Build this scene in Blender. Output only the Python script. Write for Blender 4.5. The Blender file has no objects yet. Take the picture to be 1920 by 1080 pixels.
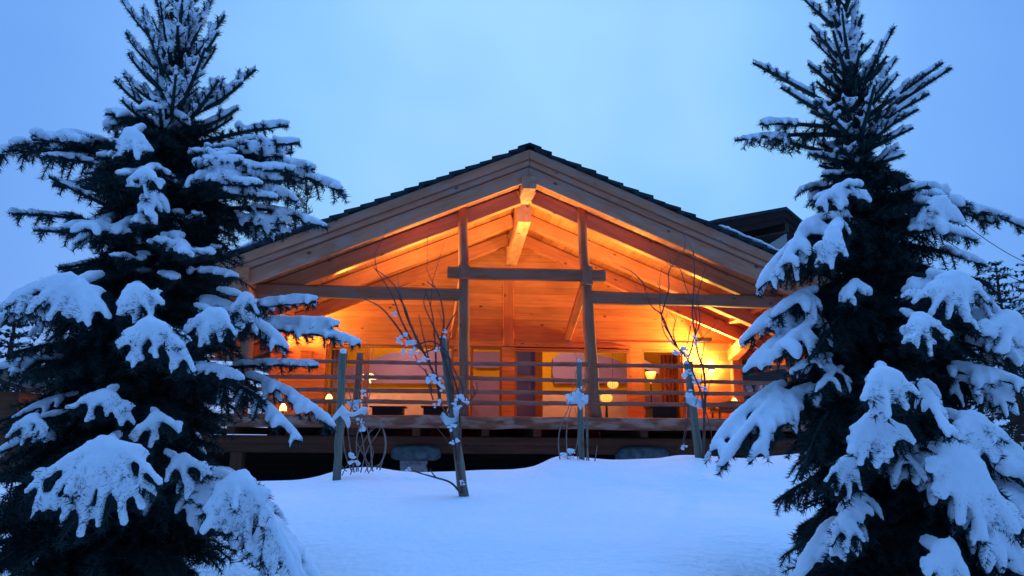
import bpy, bmesh, math, random
import numpy as np
from mathutils import Vector, Matrix
# ------------------------------------------------------------------ camera, sky, exposure
S = bpy.context.scene
COL = S.collection
FPX = 1387.0; PITCH = math.radians(11.41); ROLL = math.radians(0.45); EYE = 1.6
cam = bpy.data.objects.new('camera', bpy.data.cameras.new('camera')); COL.objects.link(cam)
cam.data.sensor_width = 36; cam.data.lens = FPX / 1920 * 36
cam.data.clip_end = 3000; cam.data.clip_start = 0.05
cam.matrix_world = (Matrix.Translation((0, 0, EYE)) @ Matrix.Rotation(math.pi / 2 + PITCH, 4, 'X')
                    @ Matrix.Rotation(ROLL, 4, 'Z'))
S.camera = cam
S.render.engine = 'CYCLES'
S.view_settings.view_transform = 'Standard'; S.view_settings.look = 'None'
S.view_settings.exposure = 0.0; S.view_settings.gamma = 1.0
S.cycles.max_bounces = 7; S.cycles.diffuse_bounces = 4; S.cycles.transparent_max_bounces = 8
S.cycles.sample_clamp_indirect = 6.0
S.cycles.use_denoising = True

SUN_EL = math.radians(4); SUN_ROT = math.radians(-25)
W = bpy.data.worlds.new('World'); S.world = W; W.use_nodes = True
nt = W.node_tree; nt.nodes.clear()
def nd(t, **k):
    n = nt.nodes.new(t)
    for a, b in k.items(): setattr(n, a, b)
    return n
wo = nd('ShaderNodeOutputWorld'); bg = nd('ShaderNodeBackground'); nt.links.new(bg.outputs[0], wo.inputs[0])
sky = nd('ShaderNodeTexSky', sky_type='NISHITA', sun_disc=False, sun_elevation=SUN_EL, sun_rotation=SUN_ROT)
tc = nd('ShaderNodeTexCoord')
# overcast veil: elevation gradient of dusk blue with soft cloud mottling, over a little clear-sky Nishita
sep = nd('ShaderNodeSeparateXYZ'); nt.links.new(tc.outputs['Generated'], sep.inputs[0])
ns = nd('ShaderNodeTexNoise'); ns.inputs['Scale'].default_value = 2.6; ns.inputs['Detail'].default_value = 3
ns.inputs['Roughness'].default_value = .55
nt.links.new(tc.outputs['Generated'], ns.inputs['Vector'])
dot = nd('ShaderNodeVectorMath', operation='DOT_PRODUCT'); nt.links.new(tc.outputs['Generated'], dot.inputs[0])
dot.inputs[1].default_value = Vector((.03, .90, .43)).normalized()      # the brightest part of the dusk cloud, ahead
m1 = nd('ShaderNodeMath', operation='MULTIPLY_ADD'); nt.links.new(dot.outputs['Value'], m1.inputs[0]); m1.inputs[1].default_value = .5; m1.inputs[2].default_value = .452
m2 = nd('ShaderNodeMath', operation='MULTIPLY_ADD'); nt.links.new(ns.outputs['Fac'], m2.inputs[0]); m2.inputs[1].default_value = .085; nt.links.new(m1.outputs[0], m2.inputs[2])
cr = nd('ShaderNodeValToRGB'); nt.links.new(m2.outputs[0], cr.inputs[0])
e = cr.color_ramp.elements
e[0].position = 0.0; e[0].color = (.03, .09, .24, 1)
e[1].position = 1.0; e[1].color = (.37, .70, 1.08, 1)
for p, c in ((.5, (.105, .27, .64, 1)), (.87, (.135, .345, .86, 1)), (.935, (.19, .44, .98, 1)), (.975, (.275, .60, 1.05, 1))):
    k = cr.color_ramp.elements.new(p); k.color = c
mr = nd('ShaderNodeMapRange'); nt.links.new(sep.outputs['Z'], mr.inputs[0])
mr.inputs[1].default_value = .55; mr.inputs[2].default_value = 1.0; mr.inputs[3].default_value = 1.0; mr.inputs[4].default_value = 3.0
mr.interpolation_type = 'SMOOTHSTEP'
vm = nd('ShaderNodeVectorMath', operation='SCALE'); nt.links.new(cr.outputs[0], vm.inputs[0]); nt.links.new(mr.outputs[0], vm.inputs['Scale'])
sk = nd('ShaderNodeVectorMath', operation='SCALE'); nt.links.new(sky.outputs[0], sk.inputs[0]); sk.inputs['Scale'].default_value = .002
ad = nd('ShaderNodeVectorMath', operation='ADD'); nt.links.new(vm.outputs[0], ad.inputs[0]); nt.links.new(sk.outputs[0], ad.inputs[1])
nt.links.new(ad.outputs[0], bg.inputs[0]); bg.inputs[1].default_value = 1.0
sl = bpy.data.lights.new('sun', 'SUN'); sl.energy = 0.12; sl.angle = math.radians(60); sl.color = (.45, .7, 1)
so = bpy.data.objects.new('sun', sl); COL.objects.link(so)
so.rotation_euler = (math.radians(-30), 0, math.radians(-15))

# ------------------------------------------------------------------ photo measurements -> places
TH = math.radians(3.9); D0 = 16.0
def ray(px, py):
    x = (px - 960) / FPX; y = -(py - 540) / FPX
    c, s = math.cos(ROLL), math.sin(ROLL)
    x, y = x * c - y * s, x * s + y * c
    cp, sp = math.cos(PITCH), math.sin(PITCH)
    return Vector((x, cp - y * sp, sp + y * cp))
def T(px, py, D):
    d = ray(px, py); t = D / d.y
    return Vector((d.x * t, D, EYE + d.z * t))
r0 = ray(985, 820); OX, OY = r0.x / r0.y * D0, D0
ct, st = math.cos(TH), math.sin(TH)
def FP(px, py, v):
    d = ray(px, py)
    t = (v + (-OX * st + OY * ct)) / (-d.x * st + d.y * ct)
    X, Y = d.x * t - OX, d.y * t - OY
    return (X * ct + Y * st, EYE + d.z * t)

# ------------------------------------------------------------------ mesh helpers
def mesh_obj(name, verts, faces, mat, parent=None, smooth=False, axis=None):
    """axis: local X of the object (grain direction)."""
    if axis is not None:
        V = [Vector(v) for v in verts]
        c = sum(V, Vector()) / len(V)
        X = Vector(axis).normalized()
        Zh = Vector((0, 0, 1)) if abs(X.z) < .9 else Vector((0, 1, 0))
        Y = Zh.cross(X).normalized(); Z = X.cross(Y)
        R = Matrix((X, Y, Z)).transposed().to_4x4()
        M = Matrix.Translation(c) @ R
        Mi = M.inverted(); verts = [Mi @ v for v in V]
    me = bpy.data.meshes.new(name)
    me.from_pydata([tuple(v) for v in verts], [], faces)
    if smooth: me.polygons.foreach_set('use_smooth', [True] * len(me.polygons))
    me.materials.append(mat); me.update()
    o = bpy.data.objects.new(name, me); COL.objects.link(o)
    if axis is not None: o.matrix_local = M
    if parent is not None: o.parent = parent
    return o
def fix_normals(o):
    bm = bmesh.new(); bm.from_mesh(o.data); bmesh.ops.recalc_face_normals(bm, faces=bm.faces); bm.to_mesh(o.data); bm.free()
class MB:
    def __init__(s): s.v = []; s.f = []
    def add(s, v, f):
        n = len(s.v); s.v += [Vector(a) for a in v]; s.f += [tuple(i + n for i in q) for q in f]
    def box(s, a, b):
        (x0, y0, z0), (x1, y1, z1) = a, b
        s.add([(x0, y0, z0), (x1, y0, z0), (x1, y1, z0), (x0, y1, z0), (x0, y0, z1), (x1, y0, z1), (x1, y1, z1), (x0, y1, z1)],
              [(0, 3, 2, 1), (4, 5, 6, 7), (0, 1, 5, 4), (1, 2, 6, 5), (2, 3, 7, 6), (3, 0, 4, 7)])
    def prism(s, poly, v0, v1):   # poly in (u, z), extruded over v
        n = len(poly)
        s.add([(u, v0, z) for u, z in poly] + [(u, v1, z) for u, z in poly],
              [tuple(range(n)), tuple(range(2 * n - 1, n - 1, -1))] + [(i, i + n, (i + 1) % n + n, (i + 1) % n) for i in range(n)])
    def tube(s, pts, rad, n=8, sq=1.0, jit=0.0, rnd=random):
        P = [Vector(p) for p in pts]; m = len(P)
        if not hasattr(rad, '__len__'): rad = [rad] * m
        t0 = (P[1] - P[0]).normalized()
        a = Vector((0, 0, 1)) if abs(t0.z) < .9 else Vector((1, 0, 0))
        N = (a - t0 * a.dot(t0)).normalized(); base = len(s.v)
        for i in range(m):
            t = (P[min(i + 1, m - 1)] - P[max(i - 1, 0)]).normalized()
            N = (N - t * N.dot(t)).normalized(); B = t.cross(N)
            for k in range(n):
                an = 2 * math.pi * k / n; r = rad[i] * (1 + (rnd.uniform(-jit, jit) if jit else 0))
                s.v.append(P[i] + (N * math.cos(an) * sq + B * math.sin(an)) * r)
        for i in range(m - 1):
            for k in range(n):
                a0 = base + i * n + k; a1 = base + i * n + (k + 1) % n
                s.f.append((a0, a1, a1 + n, a0 + n))
        s.f.append(tuple(base + k for k in range(n - 1, -1, -1)))
        s.f.append(tuple(base + (m - 1) * n + k for k in range(n)))
    def blob(s, c, r, seed=0, sx=1, sy=1, sz=1):
        rr = random.Random(seed); bm = bmesh.new()
        bmesh.ops.create_icosphere(bm, subdivisions=2, radius=1)
        ph = [rr.uniform(0, 6) for _ in range(4)]
        for v in bm.verts:
            k = 1 + .16 * math.sin(v.co.x * 3 + ph[0]) + .14 * math.sin(v.co.y * 4 + ph[1]) + .1 * math.sin(v.co.z * 5 + ph[2])
            v.co = Vector((v.co.x * sx, v.co.y * sy, v.co.z * sz)) * r * k
        n = len(s.v)
        s.v += [v.co + Vector(c) for v in bm.verts]; s.f += [tuple(v.index + n for v in f.verts) for f in bm.faces]
        bm.free()
    def build(s, name, mat, parent=None, smooth=False, axis=None):
        o = mesh_obj(name, s.v, s.f, mat, parent, smooth, axis); fix_normals(o); return o
def tag(o, label=None, cat=None, group=None, kind=None):
    if label: o['label'] = label
    if cat: o['category'] = cat
    if group: o['group'] = group
    if kind: o['kind'] = kind
    return o
def empty(name, loc=(0, 0, 0), rz=0, label=None, cat=None, group=None):
    o = bpy.data.objects.new(name, None); COL.objects.link(o); o.location = loc; o.rotation_euler = (0, 0, rz)
    o.empty_display_size = .3
    return tag(o, label, cat, group)

# ------------------------------------------------------------------ materials
def newmat(name):
    m = bpy.data.materials.new(name); m.use_nodes = True; t = m.node_tree
    return m, t, t.nodes['Principled BSDF']
def L(t, a, b): t.links.new(a, b)
def wood(name, c0, c1, plank=0.0, knots=.5, rough=.75, gray=None, scale=1.0, gap=.55, bump=.25):
    """grain along local X; plank: board width in metres across local Z (or Y on flat faces)"""
    m, t, b = newmat(name); N = t.nodes
    tcn = N.new('ShaderNodeTexCoord'); mp = N.new('ShaderNodeMapping'); L(t, tcn.outputs['Object'], mp.inputs[0])
    mp.inputs['Scale'].default_value = (1.2 * scale, 14 * scale, 14 * scale)
    oi = N.new('ShaderNodeObjectInfo')
    off = N.new('ShaderNodeVectorMath'); off.operation = 'SCALE'; off.inputs[0].default_value = (17, 9, 13); L(t, oi.outputs['Random'], off.inputs['Scale'])
    av = N.new('ShaderNodeVectorMath'); av.operation = 'ADD'; L(t, mp.outputs[0], av.inputs[0]); L(t, off.outputs[0], av.inputs[1])
    n1 = N.new('ShaderNodeTexNoise'); n1.inputs['Scale'].default_value = 1.0; n1.inputs['Detail'].default_value = 6; n1.inputs['Roughness'].default_value = .6
    n1.inputs['Distortion'].default_value = .4; L(t, av.outputs[0], n1.inputs['Vector'])
    rp = N.new('ShaderNodeValToRGB'); L(t, n1.outputs['Fac'], rp.inputs[0])
    rp.color_ramp.elements[0].position = .3; rp.color_ramp.elements[0].color = (*c0, 1)
    rp.color_ramp.elements[1].position = .72; rp.color_ramp.elements[1].color = (*c1, 1)
    col = rp.outputs[0]
    # large soft tone variation
    n2 = N.new('ShaderNodeTexNoise'); n2.inputs['Scale'].default_value = .9; n2.inputs['Detail'].default_value = 3
    a2 = N.new('ShaderNodeVectorMath'); a2.operation = 'ADD'; L(t, tcn.outputs['Object'], a2.inputs[0]); L(t, off.outputs[0], a2.inputs[1]); L(t, a2.outputs[0], n2.inputs['Vector'])
    mm = N.new('ShaderNodeMapRange'); L(t, n2.outputs['Fac'], mm.inputs[0]); mm.inputs[1].default_value = .3; mm.inputs[2].default_value = .7
    mm.inputs[3].default_value = .82; mm.inputs[4].default_value = 1.12
    sc = N.new('ShaderNodeVectorMath'); sc.operation = 'SCALE'; L(t, col, sc.inputs[0]); L(t, mm.outputs[0], sc.inputs['Scale']); col = sc.outputs[0]
    if gray:
        n3 = N.new('ShaderNodeTexNoise'); n3.inputs['Scale'].default_value = 1.0; n3.inputs['Detail'].default_value = 4
        mp3 = N.new('ShaderNodeMapping'); mp3.inputs['Scale'].default_value = (2.2, 7, 7); L(t, a2.outputs[0], mp3.inputs[0]); L(t, mp3.outputs[0], n3.inputs['Vector'])
        r3 = N.new('ShaderNodeValToRGB'); L(t, n3.outputs['Fac'], r3.inputs[0]); r3.color_ramp.elements[0].position = .45; r3.color_ramp.elements[1].position = .6
        mx = N.new('ShaderNodeMix'); mx.data_type = 'RGBA'; L(t, r3.outputs[0], mx.inputs[0]); L(t, col, mx.inputs[6]); mx.inputs[7].default_value = (*gray, 1); col = mx.outputs[2]
    sp = N.new('ShaderNodeSeparateXYZ'); L(t, tcn.outputs['Object'], sp.inputs[0])
    height = n1.outputs['Fac']
    if plank:
        idx = []; grooves = []
        dv = N.new('ShaderNodeMath'); dv.operation = 'DIVIDE'; L(t, sp.outputs['Z'], dv.inputs[0]); dv.inputs[1].default_value = plank
        if plank < 0:
            L(t, sp.outputs['Y'], dv.inputs[0]); dv.inputs[1].default_value = -plank
        fr = N.new('ShaderNodeMath'); fr.operation = 'FRACT'; L(t, dv.outputs[0], fr.inputs[0])
        pp = N.new('ShaderNodeMath'); pp.operation = 'PINGPONG'; pp.inputs[1].default_value = .5; L(t, fr.outputs[0], pp.inputs[0])
        g = N.new('ShaderNodeMapRange'); L(t, pp.outputs[0], g.inputs[0]); g.inputs[1].default_value = .0; g.inputs[2].default_value = .045; g.inputs[3].default_value = gap; g.inputs[4].default_value = 1
        fl = N.new('ShaderNodeMath'); fl.operation = 'FLOOR'; L(t, dv.outputs[0], fl.inputs[0])
        wn = N.new('ShaderNodeTexWhiteNoise'); wn.noise_dimensions = '1D'; L(t, fl.outputs[0], wn.inputs['W'])
        v_ = N.new('ShaderNodeMapRange'); L(t, wn.outputs['Value'], v_.inputs[0]); v_.inputs[3].default_value = .84; v_.inputs[4].default_value = 1.12
        mu = N.new('ShaderNodeMath'); mu.operation = 'MULTIPLY'; L(t, g.outputs[0], mu.inputs[0]); L(t, v_.outputs[0], mu.inputs[1])
        s2 = N.new('ShaderNodeVectorMath'); s2.operation = 'SCALE'; L(t, col, s2.inputs[0]); L(t, mu.outputs[0], s2.inputs['Scale']); col = s2.outputs[0]
        hm = N.new('ShaderNodeMath'); hm.operation = 'MULTIPLY_ADD'; L(t, g.outputs[0], hm.inputs[0]); hm.inputs[1].default_value = 2.0; L(t, n1.outputs['Fac'], hm.inputs[2]); height = hm.outputs[0]
    if knots:
        mk = N.new('ShaderNodeMapping'); mk.inputs['Scale'].default_value = (2.0, 3.4, 3.4); L(t, a2.outputs[0], mk.inputs[0])
        vo = N.new('ShaderNodeTexVoronoi'); vo.inputs['Scale'].default_value = 1.0; L(t, mk.outputs[0], vo.inputs['Vector'])
        kr = N.new('ShaderNodeMapRange'); L(t, vo.outputs['Distance'], kr.inputs[0]); kr.inputs[1].default_value = .07; kr.inputs[2].default_value = .13
        kr.inputs[3].default_value = 1 - knots; kr.inputs[4].default_value = 1
        s3 = N.new('ShaderNodeVectorMath'); s3.operation = 'SCALE'; L(t, col, s3.inputs[0]); L(t, kr.outputs[0], s3.inputs['Scale']); col = s3.outputs[0]
    L(t, col, b.inputs['Base Color']); b.inputs['Roughness'].default_value = rough; b.inputs['Specular IOR Level'].default_value = .25
    bp = N.new('ShaderNodeBump'); bp.inputs['Strength'].default_value = bump; bp.inputs['Distance'].default_value = .01; L(t, height, bp.inputs['Height']); L(t, bp.outputs[0], b.inputs['Normal'])
    return m
M_WALL = wood('spruce_boards', (.46, .15, .05), (.60, .23, .09), plank=.19, knots=.65)
M_CEIL = wood('spruce_ceiling', (.48, .15, .05), (.62, .23, .09), plank=-.2, knots=.5)
M_BEAM = wood('spruce_beam', (.42, .12, .045), (.56, .19, .09), knots=.6)
M_FASC = wood('weathered_fascia', (.46, .18, .095), (.60, .25, .14), knots=.75, gray=(.46, .26, .18))
M_LOG = wood('weathered_log', (.24, .085, .04), (.38, .14, .07), knots=.6, gray=(.30, .13, .08), bump=.6)
M_POLE = wood('weathered_pole', (.26, .095, .05), (.40, .15, .085), knots=.5, gray=(.34, .16, .11), bump=.5)
M_EDGE = wood('deck_edge_log', (.20, .07, .035), (.34, .13, .07), knots=.5, gray=(.42, .25, .18), bump=.6)
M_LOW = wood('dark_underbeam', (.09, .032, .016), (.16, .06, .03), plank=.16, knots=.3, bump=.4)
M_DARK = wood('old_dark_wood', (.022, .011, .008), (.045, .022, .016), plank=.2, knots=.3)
M_STAKE = wood('grey_stake', (.12, .12, .09), (.27, .25, .19), knots=.4, scale=2, bump=.8)
M_FRAME = wood('window_frame_wood', (.26, .09, .03), (.38, .14, .045), knots=.2, scale=2)
M_DFLOOR = wood('deck_boards', (.2, .1, .055), (.32, .17, .1), plank=-.14, knots=.3)

def plain(name, c, rough=.6, spec=.3, var=.15, vs=6.0, metal=0, emit=None, es=0):
    m, t, b = newmat(name); N = t.nodes
    tcn = N.new('ShaderNodeTexCoord'); n = N.new('ShaderNodeTexNoise'); n.inputs['Scale'].default_value = vs; n.inputs['Detail'].default_value = 4
    L(t, tcn.outputs['Object'], n.inputs['Vector'])
    r = N.new('ShaderNodeMapRange'); L(t, n.outputs['Fac'], r.inputs[0]); r.inputs[1].default_value = .3; r.inputs[2].default_value = .7
    r.inputs[3].default_value = 1 - var; r.inputs[4].default_value = 1 + var
    s = N.new('ShaderNodeVectorMath'); s.operation = 'SCALE'; s.inputs[0].default_value = c; L(t, r.outputs[0], s.inputs['Scale']); L(t, s.outputs[0], b.inputs['Base Color'])
    b.inputs['Roughness'].default_value = rough; b.inputs['Specular IOR Level'].default_value = spec; b.inputs['Metallic'].default_value = metal
    if emit: b.inputs['Emission Color'].default_value = (*emit, 1); b.inputs['Emission Strength'].default_value = es
    return m
def snow_mat(name, c, s1, s2, bump, dist):
    m, t, b = newmat(name); N = t.nodes
    b.inputs['Base Color'].default_value = (*c, 1); b.inputs['Roughness'].default_value = .7; b.inputs['Specular IOR Level'].default_value = .15
    tcn = N.new('ShaderNodeTexCoord')
    n = N.new('ShaderNodeTexNoise'); n.inputs['Scale'].default_value = s1; n.inputs['Detail'].default_value = 5; L(t, tcn.outputs['Object'], n.inputs['Vector'])
    n2 = N.new('ShaderNodeTexNoise'); n2.inputs['Scale'].default_value = s2; n2.inputs['Detail'].default_value = 3; L(t, tcn.outputs['Object'], n2.inputs['Vector'])
    a = N.new('ShaderNodeMath'); a.operation = 'MULTIPLY_ADD'; L(t, n2.outputs['Fac'], a.inputs[0]); a.inputs[1].default_value = .35; L(t, n.outputs['Fac'], a.inputs[2])
    bp = N.new('ShaderNodeBump'); bp.inputs['Strength'].default_value = bump; bp.inputs['Distance'].default_value = dist
    L(t, a.outputs[0], bp.inputs['Height']); L(t, bp.outputs[0], b.inputs['Normal'])
    return m
M_SNOW = snow_mat('snow', (.86, .88, .90), 1.6, 14, .55, .15)
M_TSNOW = snow_mat('tree_snow', (.84, .86, .90), 14, 60, .5, .02)
M_NEEDLE = plain('spruce_needles', (.012, .028, .026), .6, .2, .3, 5)
M_BARK = plain('bark', (.06, .042, .032), .9, .1, .4, 30)
M_TWIG = plain('brown_twigs', (.16, .075, .06), .8, .1, .3, 20)
M_TWIGP = plain('pale_stems', (.26, .19, .16), .8, .1, .3, 20)
M_SLATE = plain('slate', (.020, .034, .040), .8, .08, .45, 4)
M_STONE = plain('stone', (.085, .115, .12), .85, .2, .4, 7)
M_MORTAR = plain('pier_stone', (.34, .33, .33), .85, .2, .35, 9)
M_BLACK = plain('black_metal', (.012, .011, .011), .5, .3)
M_MUST = plain('mustard_plaster', (.62, .30, .02), .8, .1, .08, 2)
M_LILAC = plain('lilac_reflection_plaster', (.27, .17, .42), .8, .1, .08, 2)  # soffit plaster, and the lilac of the reflections painted behind the panes
M_PINK = plain('pink_cloth_and_reflection', (.60, .36, .36), .8, .1, .08, 5)  # chair cushion, and the pink band of the reflections painted behind the panes
M_BLUE = plain('blue_door', (.10, .12, .42), .6, .2, .1, 3)
M_CURT = plain('brown_curtain', (.30, .13, .06), .9, .1, .2, 6)
M_LINEN = plain('linen_curtain', (.42, .30, .26), .9, .1, .2, 6)
M_FABRIC = plain('white_cloth_tie', (.74, .76, .80), .8, .1, .1, 30)
M_GLOW = plain('lamp_shade_glow', (.9, .7, .45), .5, .2, 0, 1, 0, (1, .55, .18), 2.6)
M_GLOW2 = plain('golden_globe_glow', (.8, .5, .2), .5, .2, 0, 1, 0, (1, .45, .08), 1.6)
M_CONE = plain('cone_shade_glow', (.8, .5, .15), .5, .2, 0, 1, 0, (1, .42, .05), 1.5)
M_BULB = plain('bulb_glow', (1, .9, .7), .5, .2, 0, 1, 0, (1, .75, .4), 40)
def glass_mat():
    m, t, b = newmat('window_glass'); N = t.nodes; N.remove(b)
    tr = N.new('ShaderNodeBsdfTransparent'); gl = N.new('ShaderNodeBsdfGlossy'); gl.inputs['Roughness'].default_value = .03
    fr = N.new('ShaderNodeFresnel'); fr.inputs['IOR'].default_value = 1.55
    ad_ = N.new('ShaderNodeMath'); ad_.operation = 'MULTIPLY_ADD'; L(t, fr.outputs[0], ad_.inputs[0]); ad_.inputs[1].default_value = 1.0; ad_.inputs[2].default_value = .13
    mx = N.new('ShaderNodeMixShader'); L(t, ad_.outputs[0], mx.inputs[0]); L(t, tr.outputs[0], mx.inputs[1]); L(t, gl.outputs[0], mx.inputs[2])
    L(t, mx.outputs[0], N['Material Output'].inputs[0]); return m
M_GLASS = glass_mat()

# ------------------------------------------------------------------ snowy ground
CREST_D = 10.5
sil = [(-900, 900), (0, 905), (380, 912), (450, 905), (480, 903), (560, 900), (600, 893), (625, 884), (660, 877), (705, 876), (730, 882), (770, 885),
       (870, 885), (900, 884), (960, 884), (1005, 879), (1030, 864), (1050, 857), (1090, 861), (1150, 866), (1240, 862), (1268, 855), (1330, 855),
       (1400, 859), (1500, 851), (1550, 838), (1575, 837), (1600, 842), (1700, 846), (1920, 850), (2800, 850)]
cx = np.array([T(a, b, CREST_D).x for a, b in sil]); cz = np.array([T(a, b, CREST_D).z for a, b in sil])
TREE_L = T(328, 150, 4.6); TREE_R = T(1608, 300, 4.6)
def ground_z(x, y):
    """x, y arrays"""
    xr = x * np.where(y < CREST_D, 1 + (CREST_D - y) * .06, 1)       # crest shape fans out a little toward the camera
    # smoothed crest profile
    zc = (np.interp(xr - .12, cx, cz) + np.interp(xr, cx, cz) * 2 + np.interp(xr + .12, cx, cz)) / 4
    base = 1.13 + 0.012 * x
    near = .60 + .055 * (y - 1.0) + .02 * np.sin(x * .9 + 1) + .015 * np.sin(y * 1.3 + x * .5)
    w = np.clip((y - 7.6) / (CREST_D - 7.6), 0, 1); w = w * w * (3 - 2 * w)
    lump = zc - base
    z = np.where(y <= CREST_D, near + (zc - (.60 + .055 * (CREST_D - 1))) * w, 0)
    f = np.clip((y - CREST_D) / 3.2, 0, 1); f = f * f * (3 - 2 * f)
    z = np.where(y > CREST_D, zc * (1 - f) + .35 * f, z)
    for t_ in (TREE_L, TREE_R):
        r2 = (x - t_.x) ** 2 + (y - t_.y) ** 2
        z = z - .38 * np.exp(-r2 / .55)
    z += np.where(y < CREST_D - .6, 1, 0.3) * (.018 * np.sin(x * 2.3 + y * 1.1) * np.sin(y * 1.7 - x * .6) + .022 * np.sin(x * 1.1 - y * .9 + 2) * np.sin(y * .8 + x * .4) + .007 * np.sin(x * 5.1 + 2 * np.sin(y * 2.2)) * np.sin(y * 4.3 + x))
    return z
def gz(x, y): return float(ground_z(np.array([x]), np.array([y]))[0])
def build_ground():
    gx = np.sinh(np.linspace(-5.2, 5.2, 360)) ; gx = gx / gx.max() * 400
    gx = np.sort(np.concatenate([gx[(np.abs(gx) > 9)], np.linspace(-9, 9, 300)]))
    gy = np.concatenate([[-400, -100, -30, -10, -4], np.linspace(-1, 15, 260), [16, 18, 22, 30, 50, 90, 180, 400, 900]])
    X, Y = np.meshgrid(gx, gy); Z = ground_z(X, Y)
    n, m = X.shape
    v = np.stack([X, Y, Z], -1).reshape(-1, 3)
    i = np.arange(n * m).reshape(n, m)
    f = np.stack([i[:-1, :-1], i[:-1, 1:], i[1:, 1:], i[1:, :-1]], -1).reshape(-1, 4)
    me = bpy.data.meshes.new('snow_ground'); me.vertices.add(len(v)); me.vertices.foreach_set('co', v.ravel().astype('f'))
    me.loops.add(f.size); me.loops.foreach_set('vertex_index', f.ravel().astype('i'))
    me.polygons.add(len(f)); me.polygons.foreach_set('loop_start', (np.arange(len(f)) * 4).astype('i'))
    me.polygons.foreach_set('use_smooth', np.ones(len(f), bool))
    me.update(calc_edges=True); me.materials.append(M_SNOW)
    o = bpy.data.objects.new('snow_ground', me); COL.objects.link(o); tag(o, kind='structure')
build_ground()

# ------------------------------------------------------------------ the chalet
CH = empty('chalet', (OX, OY, 0), TH, 'large wooden chalet with lit balcony and log railing under a slate gable roof', 'chalet')
MR = .42; AP = 7.20; UE = 7.9; VB = 12.0; VF = -.60; VW = 4.8; DZ = 2.03
def beam(name, p0, p1, w, h, mat, ch=.012, wob=0, par=None, seg=1, rnd=None):
    """squared timber with chamfered edges; w horizontal, h vertical"""
    p0, p1 = Vector(p0), Vector(p1); X = (p1 - p0); Ln = X.length; X.normalize()
    Zh = Vector((0, 0, 1)) if abs(X.z) < .9 else Vector((0, 1, 0))
    Y = Zh.cross(X).normalized(); Z = X.cross(Y); rr = rnd or random.Random(hash((round(p0.x, 2), round(p0.y, 2))) & 999)
    a, b = w / 2, h / 2; prof = [(-a + ch, -b), (a - ch, -b), (a, -b + ch), (a, b - ch), (a - ch, b), (-a + ch, b), (-a, b - ch), (-a, -b + ch)]
    vs = []; fs = []
    for i in range(seg + 1):
        x = -Ln / 2 + Ln * i / seg; k = 1 + (rr.uniform(-wob, wob)); dy, dz = rr.uniform(-wob, wob) * w * .5, rr.uniform(-wob, wob) * h * .5
        vs += [(x, y * k + dy, z * k + dz) for y, z in prof]
    for i in range(seg):
        for k in range(8):
            q = i * 8 + k; r = i * 8 + (k + 1) % 8; fs.append((q, q + 8, r + 8, r))
    fs.append(tuple(range(8))); fs.append(tuple(seg * 8 + k for k in range(7, -1, -1)))
    o = mesh_obj(name, vs, fs, mat, None); fix_normals(o)
    o.matrix_local = Matrix.Translation((p0 + p1) / 2) @ Matrix((X, Y, Z)).transposed().to_4x4()
    o.parent = par or CH
    return o
def log(name, p0, p1, r0, r1, mat, par=None, seg=9, bow=.01, seed=0, n=12):
    rr = random.Random(seed); p0, p1 = Vector(p0), Vector(p1); X = (p1 - p0); Ln = X.length; X.normalize()
    Zh = Vector((0, 0, 1)) if abs(X.z) < .9 else Vector((0, 1, 0))
    Y = Zh.cross(X).normalized(); Z = X.cross(Y)
    mb = MB(); pts = []; rad = []
    for i in range(seg + 1):
        t = i / seg; pts.append((-Ln / 2 + Ln * t, rr.uniform(-bow, bow), rr.uniform(-bow, bow))); rad.append((r0 * (1 - t) + r1 * t) * rr.uniform(.95, 1.05))
    mb.tube(pts, rad, n, jit=.03, rnd=rr); o = mb.build(name, mat, None, True)
    o.matrix_local = Matrix.Translation((p0 + p1) / 2) @ Matrix((X, Y, Z)).transposed().to_4x4()
    if par is not False: o.parent = par or CH
    return o
def zr(u, a): return a - MR * abs(u)

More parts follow.
